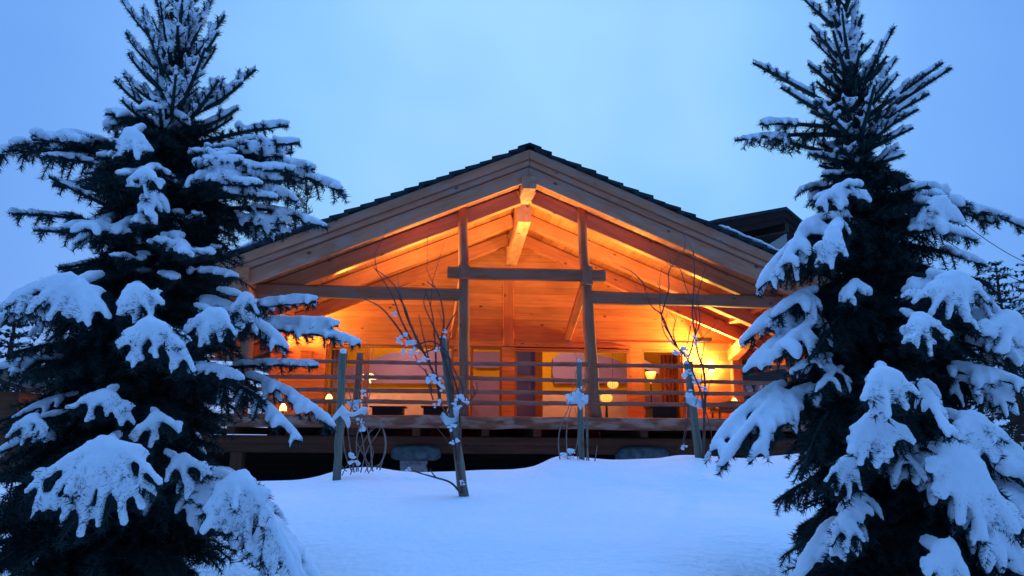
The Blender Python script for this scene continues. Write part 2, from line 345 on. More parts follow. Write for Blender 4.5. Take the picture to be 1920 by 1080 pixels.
# roof: body, stepped slates, ridge cap, fascia boards, ceiling, rafters
for s in (-1, 1):
    ax = (s, 0, -MR)
    mb = MB(); mb.prism([(0, 7.72), (s * UE, zr(UE, 7.72)), (s * UE, zr(UE, 7.27)), (0, 7.27)], VF + .04, VB)
    mb.build('roof_body', M_DARK, CH, axis=ax)
    mb = MB(); mb.prism([(0, 7.265), (s * (UE - .02), zr(UE - .02, 7.265)), (s * (UE - .02), zr(UE - .02, AP)), (0, AP)], VF + .05, VB - .2)
    mb.build('ceiling_boards', M_CEIL, CH, axis=(0, 1, 0))
    for (z1, z0, v0, v1, nm) in ((7.75, 7.555, -.80, -.66, 'bargeboard'), (7.535, 7.43, -.73, -.61, 'bargeboard'), (7.405, 7.09, -.64, -.555, 'bargeboard')):
        mb = MB(); mb.prism([(s * .004, z1), (s * (UE + .03), zr(UE + .03, z1)), (s * (UE + .03), zr(UE + .03, z0)), (s * .004, z0)], v0, v1)
        mb.build(nm, M_FASC, CH, axis=ax)
    mb = MB(); mb.prism([(s * .01, 7.50), (s * UE, zr(UE, 7.50)), (s * UE, zr(UE, 7.16)), (s * .01, 7.16)], -.55, -.50)
    # slate courses: overlapping slabs tilted against the slope
    rr = random.Random(5 + s); sm = MB(); step = .31; k = 0; c, sn = 1 / math.hypot(1, MR), MR / math.hypot(1, MR)
    u = .10
    while u < UE + .06:
        u1 = u + step * 1.25
        v = -.90
        while v < VB:
            wv = rr.uniform(.28, .5); th = rr.uniform(.05, .075); dz = rr.uniform(-.008, .012); ee = rr.uniform(-.03, .03)
            if v < 0 or k % 1 == 0:
                za, zb = zr(u, 7.81) + .0 + dz, zr(u1, 7.81) + .055 + dz
                va = v + .004 + (rr.uniform(-.03, .03) if v < -.8 else 0); vb = v + wv - .004
                q = [(s * u, za), (s * (u1 + ee), zb), (s * (u1 + ee), zb - th), (s * u, za - th)]
                sm.prism(q, va, vb)
            v += wv
        u += step; k += 1
    sm.build('slate_covering', M_SLATE, CH)
    for i, v in enumerate((0, 1.8, 3.6, 5.4, 7.2)):
        if v > 5: u0_, u1_ = 6.9, UE - .1
        else: u0_, u1_ = .17, UE - .1
        beam('rafter', (s * u0_, v + .1, zr(u0_, AP - .195)), (s * u1_, v + .1, zr(u1_, AP - .195)), .19, .32, M_BEAM)
mb = MB()
for k in range(30):
    v = -.82 + k * .43; mb.prism([(-.26, 7.81), (0, 7.905), (.26, 7.81), (.26, 7.76), (0, 7.855), (-.26, 7.76)], v, v + .44 + .0)
    for i in range(len(mb.v) - 12, len(mb.v)): mb.v[i].z += .012 * math.sin(k * 2.1)
mb.build('ridge_cap', M_SLATE, CH)
# beams carried by the ridge
beam('ridge_beam', (-.0, -.74, 7.02), (0, VW - .01, 7.02), .31, .28, M_FASC, .02)
beam('ridge_beam', (-.0, .38, 6.665), (0, VW - .01, 6.665), .30, .41, M_FASC, .02)
for s in (-1, 1):
    beam('purlin', (s * 5.93, -.78, 4.73 + .09), (s * 5.93, VW - .01, 4.73 + .09), .30, .34, M_BEAM, .02)
    beam('corbel', (s * 5.93, -.62, 4.50), (s * 5.93, .9, 4.50), .27, .28, M_BEAM, .03)
    beam('purlin', (s * 7.45, -.4, zr(7.45, AP - .42)), (s * 7.45, VB - .4, zr(7.45, AP - .42)), .2, .24, M_BEAM, .02)
beam('brace', (6.38, VW - .02, 3.95), (6.02, .25, 4.72), .28, .34, M_BEAM, .03)
beam('brace', (-6.38, VW - .02, 3.95), (-6.02, .25, 4.72), .28, .34, M_BEAM, .03)
beam('brace', (1.62, VW - .02, 4.42), (1.33, .18, 4.95), .17, .22, M_BEAM, .02)
beam('brace', (-1.62, VW - .02, 4.42), (-1.40, .18, 4.95), .17, .22, M_BEAM, .02)
# posts and cross beams
log('post', (-1.30, -.02, DZ - .02), (-1.42, -.02, zr(1.42, AP) + .02), .128, .112, M_LOG, seed=1)
log('post', (1.49, -.02, DZ - .02), (1.25, -.02, zr(1.25, AP) + .02), .150, .105, M_LOG, seed=2, bow=.018)
log('post', (-5.93, 0, DZ - .02), (-5.93, 0, 4.37), .14, .13, M_LOG, seed=3)
log('post', (6.03, 0, DZ - .02), (5.88, 0, 4.37), .16, .14, M_LOG, seed=4)
beam('cross_beam', (-5.80, .0, 4.655), (-1.43, .0, 4.645), .22, .27, M_LOG, .035, .06, seg=8)
beam('cross_beam', (1.40, .0, 4.645), (5.80, .0, 4.625), .22, .27, M_LOG, .035, .06, seg=8)
beam('cross_beam', (-1.73, -.12, 5.11), (1.74, -.12, 5.11), .22, .25, M_LOG, .04, .05, seg=8)
beam('post_block', (-1.36, -.13, 4.98), (-1.37, -.13, 5.26), .24, .25, M_LOG, .04)
beam('post_block', (1.33, -.14, 4.90), (1.33, -.14, 5.30), .25, .26, M_LOG, .05)
# railing
for j, (z, r) in enumerate(((3.15, .042), (2.815, .042), (2.545, .043), (2.31, .045))):
    xs = [-9.6, -5.93, -1.31, 1.42, 5.96, 9.4]
    for i in range(5):
        rr = random.Random(i * 7 + j)
        log('rail', (xs[i], -.10 - .0 * i, z + rr.uniform(-.02, .02)), (xs[i + 1], -.10, z + rr.uniform(-.02, .02)), r * rr.uniform(.9, 1.15), r * rr.uniform(.9, 1.15), M_POLE, seg=14, bow=.006, seed=i * 9 + j, n=10)
for px, top in ((671, 3.34), (1293, 3.27)):
    u, _ = FP(px, 720, .0); beam('railing_post', (u, .02, DZ - .02), (u + .02, .02, top), .14, .10, M_POLE, .01)
for u in (-8.2, 8.1, 9.4, -9.6): beam('railing_post', (u, .0, DZ - .02), (u, .0, 3.3), .14, .12, M_POLE, .01)
# deck
mb = MB(); mb.box((-10.2, .02, DZ - .09), (9.8, VW, DZ - .03)); mb.build('deck_floor', M_DFLOOR, CH)
log('deck_edge_log', (-10.2, -.12, 1.905), (9.8, -.12, 1.905), .135, .13, M_EDGE, seg=40, bow=.012, seed=8)
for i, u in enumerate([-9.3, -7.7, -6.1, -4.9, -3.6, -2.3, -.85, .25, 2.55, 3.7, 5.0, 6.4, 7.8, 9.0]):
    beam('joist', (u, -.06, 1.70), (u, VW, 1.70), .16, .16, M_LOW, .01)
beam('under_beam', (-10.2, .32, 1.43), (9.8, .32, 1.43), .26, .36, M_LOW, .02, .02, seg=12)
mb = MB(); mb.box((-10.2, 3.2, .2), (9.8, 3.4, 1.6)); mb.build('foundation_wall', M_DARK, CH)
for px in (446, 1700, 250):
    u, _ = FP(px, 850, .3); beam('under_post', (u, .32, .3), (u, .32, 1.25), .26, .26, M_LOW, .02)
def pier(px0, px1, sx0, sx1, seed):
    u0, _ = FP(px0, 870, .45); u1, _ = FP(px1, 870, .45); s0, _ = FP(sx0, 850, .3); s1, _ = FP(sx1, 850, .3)
    uc = (u0 + u1) / 2; w = u1 - u0; rr = random.Random(seed); mb = MB(); z = .3
    while z < 1.10:
        h = rr.uniform(.05, .09); x = u0 + rr.uniform(-.01, .02)
        while x < u1 - .06:
            ww = rr.uniform(.12, .26); mb.box((x, .2 + rr.uniform(0, .03), z), (min(x + ww, u1) - .008, .7, min(z + h, 1.105) - .008)); x += ww
        z += h
    mb.box((u0 + .03, .24, .3), (u1 - .03, .66, 1.10))
    mb.build('stone_pier', M_MORTAR, CH)
    m2 = MB(); a = (s1 - s0) / 2; n = 20; pr = []
    pts = []
    for r, z in ((.82, 1.11), (.98, 1.16), (1.0, 1.26), (.95, 1.36), (.6, 1.42)):
        pts.append([( (s0 + s1) / 2 + a * r * math.copysign(abs(math.cos(2 * math.pi * k / n)) ** .6, math.cos(2 * math.pi * k / n)) * (1 + .03 * math.sin(k * 3 + seed)),
                      .32 + .38 * r * math.copysign(abs(math.sin(2 * math.pi * k / n)) ** .7, math.sin(2 * math.pi * k / n)), z + .012 * math.sin(k * 1.7)) for k in range(n)])
    vs = [p for q in pts for p in q]; fs = [(i * n + k, i * n + (k + 1) % n, (i + 1) * n + (k + 1) % n, (i + 1) * n + k) for i in range(4) for k in range(n)]
    fs += [tuple(range(n - 1, -1, -1)), tuple(4 * n + k for k in range(n))]
    m2.add(vs, fs); m2.build('stone_slab', M_STONE, CH, True)
pier(752, 802, 733, 826, 1); pier(1184, 1232, 1153, 1251, 2)
# front wall: gable panel above the openings, piers between them
ZT = 4.10
mb = MB(); mb.prism([(-6.62, ZT), (6.62, ZT), (6.62, zr(6.62, AP) + .03), (0, AP + .03), (-6.62, zr(6.62, AP) + .03)], VW, VW + .2)
mb.build('gable_wall', M_WALL, CH, axis=(1, 0, 0))
OPEN = [(-5.13, -1.60), (-1.12, -.24), (.11, 3.39), (3.74, 4.93)]
edges = [-6.62] + [a for o_ in OPEN for a in o_] + [6.62]
for i in range(0, len(edges), 2):
    mb = MB(); mb.box((edges[i], VW, DZ - .03), (edges[i + 1], VW + .2, ZT)); mb.build('wall_pier', M_WALL, CH, axis=(1, 0, 0))
for s in (-1, 1): beam('corner_post', (s * 6.45, VW - .04, DZ - .02), (s * 6.45, VW - .04, 4.3), .3, .26, M_BEAM, .02)
beam('corner_post', (-.08, VW - .03, ZT + .02), (-.08, VW - .03, 6.44), .30, .12, M_BEAM, .01)
for s in (-1, 1):   # side walls
    mb = MB(); mb.box((s * 6.62, VW + .2, .3), (s * 6.42, VB - .5, 4.6)); mb.build('side_wall', M_WALL, CH, axis=(0, 1, 0))
mb = MB(); mb.prism([(-6.6, .3), (6.6, .3), (6.6, zr(6.6, AP) + .03), (0, AP), (-6.6, zr(6.6, AP) + .03)], 10.2, 10.4); mb.build('back_wall', M_WALL, CH, axis=(1, 0, 0))
# trim line over the windows
mb = MB(); mb.box((-5.2, VW - .025, ZT + .17), (6.25, VW - .002, ZT + .20)); mb.build('wall_trim', M_BEAM, CH, axis=(1, 0, 0))
def window(u0, u1, z1=ZT, fw=.07, mull=(), hdr=False):
    mb = MB(); z0 = DZ - .02; v0, v1 = VW + .03, VW + .13
    mb.box((u0 + .003, v0, z0), (u0 + fw, v1, z1 - .003)); mb.box((u1 - fw, v0, z0), (u1 - .003, v1, z1 - .003))
    mb.box((u0 + fw, v0, z1 - fw), (u1 - fw, v1, z1 - .003))
    for m_ in mull: mb.box((m_ - fw, v0 - .01, z0), (m_ + fw, v1, z1 - fw))
    f = mb.build('window', M_FRAME, CH, axis=(0, 0, 1))
    g = MB(); g.box((u0 + fw, VW + .07, z0), (u1 - fw, VW + .085, z1 - fw)); g.build('pane', M_GLASS, f).parent = f
    f_ = f.matrix_local.inverted()
    pn = f.children[0]; pn.matrix_local = f_
    if hdr:
        h = MB()
        h.box((u0 - .12, VW - .10, z1 + .0), (u1 + .02, VW - .002, z1 + .07)); h.box((u0 - .0, VW - .14, z1 - .075), (u1, VW - .002, z1 - .045))
        h.box((u0, VW - .09, z1 - .13), (u1, VW - .002, z1 - .085))
        h.box((u1 - .09, VW - .05, z0), (u1 + .03, VW - .002, z1 - .135))
        h.build('door_surround', M_BEAM, CH, axis=(1, 0, 0))
    return f
window(-5.13, -1.60, mull=(-4.0,)); window(-1.12, -.24); window(.11, 3.39, hdr=True, mull=(2.18,)); window(3.74, 4.93)
# interior
mb = MB(); mb.box((-6.4, 9.0, DZ), (6.4, 9.1, 5.2)); mb.build('interior_wall', M_MUST, CH)
mb = MB(); mb.box((-6.4, VW + .2, 4.72), (6.4, 9.0, 4.8)); mb.build('interior_ceiling', M_CEIL, CH, axis=(0, 1, 0))
mb = MB(); mb.box((-6.4, VW + .2, DZ - .05), (6.4, 9.0, DZ)); mb.build('interior_floor', M_DFLOOR, CH)
def panel(pix, v, mat, name, th=.1):
    pl = [FP(a, b, v) for a, b in pix]; mb = MB(); mb.prism(pl, v, v + th); return mb.build(name, mat, CH)
panel([(648, 719), (648, 693), (690, 676), (735, 661), (862, 657), (862, 719)], 8.8, M_LILAC, 'reflection_panel')  # lilac reflections in the panes, built as coloured panels inside the room
panel([(1040, 719), (1036, 700), (1037, 672), (1050, 662), (1110, 662), (1150, 672), (1184, 692), (1184, 719)], 8.8, M_LILAC, 'reflection_panel')
panel([(886, 690), (886, 660), (944, 660), (944, 690)], 8.8, M_LILAC, 'reflection_panel')
panel([(886, 805), (886, 708), (944, 708), (944, 805)], 8.8, M_LILAC, 'reflection_panel')
panel([(614, 820), (614, 738), (862, 738), (862, 820)], 8.3, M_PINK, 'low_reflection_band')  # lower band of the pane reflections, built as coloured panels
panel([(1018, 820), (1018, 738), (1186, 738), (1186, 820)], 8.3, M_PINK, 'low_reflection_band')
panel([(1205, 820), (1205, 742), (1265, 742), (1265, 820)], 8.3, M_LILAC, 'low_reflection_band')
panel([(969, 820), (969, 655), (1003, 655), (1003, 820)], 6.4, M_BLUE, 'blue_door_leaf', .06)
panel([(1004, 820), (1004, 650), (1017, 650), (1017, 820)], 6.35, M_FRAME, 'inner_door_post', .14)
panel([(964, 715), (964, 704), (1004, 704), (1004, 715)], 6.33, M_FRAME, 'inner_door_rail', .05)
panel([(1205, 690), (1205, 672), (1236, 690), (1236, 702)], 7.0, M_LILAC, 'sloping_soffit', .3)
def curtain(px0, px1, mat, v, name):
    u0 = FP(px0, 700, v)[0]; u1 = FP(px1, 700, v)[0]; n = 40; vs = []
    for z in (DZ, 4.0):
        for k in range(n + 1): t = k / n; vs.append((u0 + (u1 - u0) * t, v + .05 * math.sin(t * (u1 - u0) * 52), z))
    fs = [(k, k + 1, n + 2 + k, n + 1 + k) for k in range(n)]
    o = mesh_obj(name, vs, fs, mat, CH, True); md = o.modifiers.new('t', 'SOLIDIFY'); md.thickness = .006
curtain(620, 650, M_LINEN, VW + .5, 'curtain'); curtain(1240, 1272, M_CURT, VW + .5, 'curtain')
# thin snow lying along the lower slates
for s, u0, u1 in ((1, 4.15, 7.95), (-1, 4.5, 7.95)):
    rr = random.Random(9); mb = MB(); n = 60; vs = []
    for j in range(14):
        v = -.79 + (j / 13.0) ** 1.5 * (VB + .7)
        for i in range(n):
            u = u0 + (u1 - u0) * i / (n - 1)
            hgt = .035 + .03 * math.sin(u * 9 + j) * rr.random() + .02 * min(1, (i) / 6)
            vs.append((s * u, v, zr(u, 7.87) + hgt * (0.6 if i in (0, n - 1) else 1)))
    fs = [(j * n + i, j * n + i + 1, (j + 1) * n + i + 1, (j + 1) * n + i) for j in range(13) for i in range(n - 1)]
    mb.add(vs, fs); o = mb.build('roof_snow', M_TSNOW, CH, True)
    md = o.modifiers.new('t', 'SOLIDIFY'); md.thickness = .05; md.offset = 0

# ------------------------------------------------------------------ lamps and things on the balcony (world placement through the chalet frame)
CM = Matrix.Translation((OX, OY, 0)) @ Matrix.Rotation(TH, 4, 'Z')
def cw(u, v, z): return CM @ Vector((u, v, z))
def point(name, p, e, col=(1, .56, .13), r=.05, par=None):
    l = bpy.data.lights.new(name, 'POINT'); l.energy = e; l.color = col; l.shadow_soft_size = r
    o = bpy.data.objects.new(name, l); COL.objects.link(o); o.location = p
    if par is not None: o.parent = par
    return o
def wall_lamp(u, z, label, e1, e2, e3):
    t = empty('wall_lamp', cw(u, VW, z), TH, label, 'lamp', 'up and down lights on the chalet wall')
    mb = MB(); mb.box((-.09, -.16, -.045), (.09, -.06, .045)); mb.build('lamp_body', M_BLACK, t)
    mb = MB(); mb.box((-.04, -.06, -.04), (.04, -.001, .04)); mb.build('bracket', M_BLACK, t)
    mb = MB(); mb.box((-.06, -.145, .046), (.06, -.075, .06)); mb.build('bulb', M_BULB, t)
    mb = MB(); mb.box((-.06, -.145, -.06), (.06, -.075, -.046)); mb.build('bulb', M_BULB, t)
    point('up_light', (0, -.17, .15), e1, par=t); point('down_light', (0, -.17, -.15), e2, par=t)
    for k_, aim in enumerate(((-1.5 if u > 0 else 1.5, -.55, .9), (-.2 if u > 0 else .2, -.9, 1.0))):
        l = bpy.data.lights.new('up_beam', 'SPOT'); l.energy = e3 * (1, .45)[k_]; l.color = (1, .61, .13); l.spot_size = math.radians(135); l.spot_blend = 1; l.shadow_soft_size = .12
        o = bpy.data.objects.new('up_beam', l); COL.objects.link(o); o.parent = t; o.location = (0, -.3, .12)
        o.rotation_euler = Vector(aim).to_track_quat('-Z', 'Y').to_euler()
wall_lamp(5.72, 3.56, 'lit black wall lamp throwing light up and down beside the right brace', 90, 55, 2600)
wall_lamp(FP(528, 645, VW)[0], FP(528, 645, VW)[1], 'lit black wall lamp on the left wall corner behind the snowy spruce', 180, 140, 2900)
for u in (-3.4, 1.2):
    pass
def assumed_uplight(u, z, e, aim, label):  # unseen fittings, assumed as the source of the porch ceiling glow
    t = empty('assumed_uplight', cw(u, .17, z - .06), TH, label, 'lamp', 'assumed unseen uplights behind the cross beams')
    mb = MB(); mb.box((-.09, -.055, 0), (.09, .03, .035)); mb.build('lamp_body', M_BLACK, t)
    l = bpy.data.lights.new('up_beam', 'SPOT'); l.energy = e; l.color = (1, .61, .13); l.spot_size = math.radians(165); l.spot_blend = 1; l.shadow_soft_size = .05
    o = bpy.data.objects.new('up_beam', l); COL.objects.link(o); o.parent = t; o.location = (0, .02, .12)
    o.rotation_euler = Vector(aim).to_track_quat('-Z', 'Y').to_euler()
for a_ in ((-4.0, 4.785, 110, (.45, .5, 1), 'assumed unseen uplight near the left end of the left cross beam'), (-2.3, 4.785, 330, (.2, .5, 1), 'assumed unseen uplight on the left cross beam beside the inner post'),
           (0.0, 5.245, 330, (0, .5, 1), 'assumed unseen uplight on the short upper cross beam under the ridge'),
           (2.3, 4.775, 330, (-.2, .5, 1), 'assumed unseen uplight on the right cross beam beside the leaning inner post'), (4.0, 4.77, 110, (-.45, .5, 1), 'assumed unseen uplight near the right end of the right cross beam')):
    assumed_uplight(*a_)
# interior light fittings
def lathe(mb, prof, c=(0, 0, 0), n=18):
    vs = [(c[0] + r * math.cos(2 * math.pi * k / n), c[1] + r * math.sin(2 * math.pi * k / n), c[2] + z) for r, z in prof for k in range(n)]
    fs = [(i * n + k, i * n + (k + 1) % n, (i + 1) * n + (k + 1) % n, (i + 1) * n + k) for i in range(len(prof) - 1) for k in range(n)]
    fs += [tuple(range(n - 1, -1, -1)), tuple((len(prof) - 1) * n + k for k in range(n))]
    mb.add(vs, fs)
def put(px, py, v): u, z = FP(px, py, v); return cw(u, v, z)
p = put(690, 708, 7.2); t = empty('pendant_lamp', p, 0, 'lit white dome lamp hanging behind the left window', 'lamp')
mb = MB(); lathe(mb, [(.02, .14), (.12, .12), (.26, .03), (.30, -.03), (.27, -.04)]); mb.build('lamp_shade', M_GLOW, t, True)
mb = MB(); lathe(mb, [(.01, .14), (.01, 4.72 - p.z)], n=6); mb.build('cord', M_BLACK, t)
mb = MB(); lathe(mb, [(.03, -.04), (.09, -.1), (.10, -.15), (.03, -.19)]); mb.build('bulb', M_GLOW, t, True)
point('pendant_light', (0, 0, -.35), 25, (1, .6, .25), .1, t)
for px, py, r, lb in ((1149, 721, .17, 'upper glowing golden globe lamp behind the middle door'), (1137, 746, .19, 'lower glowing golden globe lamp behind the middle door')):
    p = put(px, py, 6.6); t = empty('globe_lamp', p, 0, lb, 'lamp', 'globe lamps behind the middle door')
    mb = MB(); lathe(mb, [(r * math.sin(math.pi * k / 8) + .002, r * .85 * math.cos(math.pi * k / 8)) for k in range(9)]); mb.build('lamp_shade', M_GLOW2, t, True)
    m3 = MB()
    for a in range(9):
        an = a * math.pi / 9
        m3.tube([(r * 1.01 * math.sin(q) * math.cos(an), r * 1.01 * math.sin(q) * math.sin(an), r * .87 * math.cos(q)) for q in np.linspace(0, 2 * math.pi, 19)], .006, 4)
    m3.build('wire_mesh', M_CURT, t)
    if py < 740:
        mb = MB(); lathe(mb, [(.006, r * .8), (.006, 4.72 - p.z)], n=6); mb.build('cord', M_BLACK, t)
    else:
        mb = MB(); lathe(mb, [(.09, DZ - p.z), (.05, DZ - p.z + .04), (.03, -r * .8)], n=10); mb.build('lamp_base', M_BLACK, t)
p = put(1220, 705, 6.4); t = empty('cone_lamp', p, 0, 'bright cone shaped lamp behind the narrow right window', 'lamp')
mb = MB(); lathe(mb, [(.17, .12), (.15, .0), (.03, -.22)]); mb.build('lamp_shade', M_CONE, t, True)
mb = MB(); lathe(mb, [(.02, -.26), (.02, DZ - p.z + .03), (.14, DZ - p.z + .02), (.14, DZ - p.z)], n=10); mb.build('lamp_stand', M_BLACK, t)
point('cone_light', (0, -.3, .25), 60, (1, .55, .15), .1, t)
for i, (u, e) in enumerate(((-3.3, 120), (-.3, 30), (2.2, 110))):
    pass
def ceiling_lamp(u, v, lb, e):
    t = empty('ceiling_lamp', cw(u, v, 4.66), 0, lb, 'lamp', 'round lamps on the room ceiling')
    mb = MB(); lathe(mb, [(.16, .06), (.16, -.02), (.12, -.05)]); mb.build('lamp_shade', M_GLOW, t, True)
    point('ceiling_light', (0, 0, -.15), e, (1, .66, .32), .12, t)
ceiling_lamp(-3.1, 7.0, 'round lamp on the ceiling behind the left window', 130)
ceiling_lamp(1.9, 7.0, 'round lamp on the ceiling behind the middle door', 130)

# dark heater box on the wall, small framed recess
p = put(1318, 638, VW - .1); t = empty('patio_heater', cw(*[FP(1318, 638, VW)[0], VW, FP(1318, 638, VW)[1]]), TH, 'black slatted wall heater above the right wall lamp', 'heater')
mb = MB(); mb.box((-.2, -.20, -.06), (.2, -.10, .06)); mb.build('heater_body', M_BLACK, t)
mb = MB()
for k in range(4): mb.box((-.18, -.215, -.05 + k * .028), (.18, -.202, -.038 + k * .028))
mb.build('grille', M_BLACK, t)
mb = MB(); mb.box((-.03, -.10, -.03), (.03, -.001, .03)); mb.build('bracket', M_BLACK, t)
u, z = FP(575, 668, VW); t = empty('wall_plaque', cw(u, VW, z), TH, 'small square wooden plaque on the left wall', 'plaque')
mb = MB(); mb.box((-.15, -.05, -.12), (.15, -.002, .12)); mb.build('plaque_board', M_FRAME, t)
mb = MB(); mb.box((-.17, -.06, .12), (.17, -.002, .15)); mb.build('plaque_cap', M_FRAME, t)
# dark low tables near the deck edge
def low_table(px0, px1, v, lb, h=.16):
    u0 = FP(px0, 770, v)[0]; u1 = FP(px1, 770, v)[0]; w = u1 - u0; zt = FP(px0, 762, v)[1]
    t = empty('deck_table', cw((u0 + u1) / 2, v, DZ - .03), TH, lb, 'table', 'low dark tables on the balcony')
    H = zt - (DZ - .03)
    mb = MB(); mb.box((-w / 2 - .06, -.3, H - .03), (w / 2 + .06, .3, H)); mb.build('tabletop', M_BLACK, t)
    mb = MB(); mb.box((-w / 2, -.27, .05), (w / 2, .27, H - .032)); mb.build('drawer_box', M_BLACK, t)
    for a in (-1, 1):
        for b in (-1, 1):
            mb = MB(); mb.box((a * (w / 2 - .03) - .03, b * .24 - .03, 0), (a * (w / 2 - .03) + .03, b * .24 + .03, .048)); mb.build('leg', M_BLACK, t)
low_table(700, 757, .8, 'left low dark table on the balcony between the thin pole and leaning stake')
low_table(795, 838, .8, 'small low dark table on the balcony left of the inner log post')
low_table(1218, 1262, .8, 'low dark table on the balcony beside the right bare shrub')
def lantern(px, py, v, lb, hh=.16, e=4):
    u, z = FP(px, py, v); H = z + hh / 2 - (DZ - .03)
    t = empty('table_lantern', cw(u, v, DZ - .03), TH, lb, 'lantern', 'glowing white lanterns on the balcony')
    mb = MB(); lathe(mb, [(.09, H - hh), (.08, H - hh * .4), (.03, H)]); mb.build('lamp_shade', M_GLOW, t, True)
    mb = MB(); lathe(mb, [(.09, 0), (.07, .03), (.02, .05), (.02, H - hh + .01)], n=10); mb.build('lantern_stand', M_BLACK, t)
    point('lantern_light', (0, 0, H + .1), e, (1, .58, .16), .05, t)
lantern(617, 746, 2.6, 'glowing white cone lantern left of the tall stake', e=35)
lantern(531, 764, 2.2, 'glowing white cone lantern near the left end of the balcony', e=60)
lantern(1377, 752, 3.6, 'glowing white cone lantern below the right wall lamp')
lantern(1428, 769, 2.4, 'glowing white cone lantern beside the right outer post')
p = put(1607, 772, 1.4); lantern(1607, 772, 1.4, 'small glowing lantern seen through the right spruce', .14)
# rounded wicker chairs
def wicker(px0, px1, pyt, v, lb):
    u0 = FP(px0, 770, v)[0]; u1 = FP(px1, 770, v)[0]; R = (u1 - u0) / 2; zt = FP(px0, pyt, v)[1]; H = zt - (DZ - .03)
    t = empty('wicker_chair', cw((u0 + u1) / 2, v, DZ - .03), TH, lb, 'chair')
    mb = MB(); n = 24
    for k in range(n + 1):
        a = math.pi * k / n
        mb.tube([(R * math.cos(a), -.3, .3 + (H - .3) * math.sin(a)), (R * .9 * math.cos(a), .3, .3 + (H - .3) * .9 * math.sin(a))], .012, 5)
    for yy, q in ((-.3, 1), (-.1, .97), (.1, .94), (.3, .9)):
        mb.tube([(R * q * math.cos(a), yy, .3 + (H - .3) * q * math.sin(a)) for a in np.linspace(0, math.pi, 16)], .022, 6)
    mb.build('backrest', M_CURT, t, True)
    mb = MB(); mb.box((-R * .8, -.3, .22), (R * .8, .28, .3)); mb.build('seat', M_CURT, t)
    mb = MB(); mb.blob((0, 0, .36), .3, 3, R * 2.4, .9, .3); mb.build('cushion', M_PINK, t, True)
    for a in (-1, 1):
        for b in (-1, 1): mb = MB(); mb.box((a * R * .7 - .02, b * .24 - .02, 0), (a * R * .7 + .02, b * .24 + .02, .22)); mb.build('leg', M_CURT, t)
wicker(1332, 1400, 754, 1.5, 'round backed wicker chair by the right end of the railing')

# snowy bush behind the balcony on the right
def snowy_bush(c, R, seed, lb):
    t = empty('snowy_bush', c, 0, lb, 'bush'); rr = random.Random(seed); mb = MB(); sm = MB()
    for k in range(70):
        a = rr.uniform(0, 6.28); el = rr.uniform(.2, 1.4); d = Vector((math.cos(a) * math.cos(el), math.sin(a) * math.cos(el), math.sin(el))) * R * rr.uniform(.7, 1.1)
        mid = d * .5 + Vector((0, 0, R * .12)); mb.tube([(0, 0, 0), mid, d], [.012, .008, .004], 5)
        sm.tube([mid + Vector((0, 0, .02)), (mid + d) / 2 + Vector((0, 0, .03)), d], [.02, .035, .015], 6)
        sm.blob(d, R * rr.uniform(.05, .1), k, 1, 1, .6)
    mb.build('twigs', M_TWIG, t); sm.build('snow_load', M_TSNOW, t, True)
snowy_bush(cw(7.6, 6.5, 2.55), .75, 4, 'low snow covered bush behind the right end of the balcony')
mb = MB()
# raised terrace carrying that bush, dark timber hut on the left
t = empty('raised_planter', cw(7.7, 6.5, 0), TH, 'dark timber planter box holding the snow covered bush', 'planter')
mb = MB(); mb.box((-.7, -.6, .3), (1.4, .7, 2.56)); mb.build('planter_box', M_DARK, t)
mb = MB(); mb.blob((.35, 0, 2.56), .5, 3, 1.9, 1.2, .22); mb.build('planter_snow', M_TSNOW, t, True)
hut = T(-60, 760, 19.5)
t = empty('timber_hut', (hut.x, hut.y, 0), .1, 'brown timber hut at the far left behind the spruce', 'hut')
mb = MB(); mb.box((-2.6, -1.5, .2), (2.0, 1.5, 2.6)); mb.build('wall', M_LOW, t, axis=(1, 0, 0))
mb = MB(); mb.prism([(-2.9, 2.58), (-.3, 3.4), (2.3, 2.58), (2.3, 2.68), (-.3, 3.52), (-2.9, 2.68)], -1.8, 1.8); mb.build('roof', M_DARK, t)
mb = MB(); mb.box((-.6, -1.56, .3), (.3, -1.502, 2.2)); d_ = mb.build('door', M_DARK, t)
mb = MB(); mb.box((.18, -1.62, 1.2), (.22, -1.562, 1.35)); mb.build('handle', M_BLACK, d_)

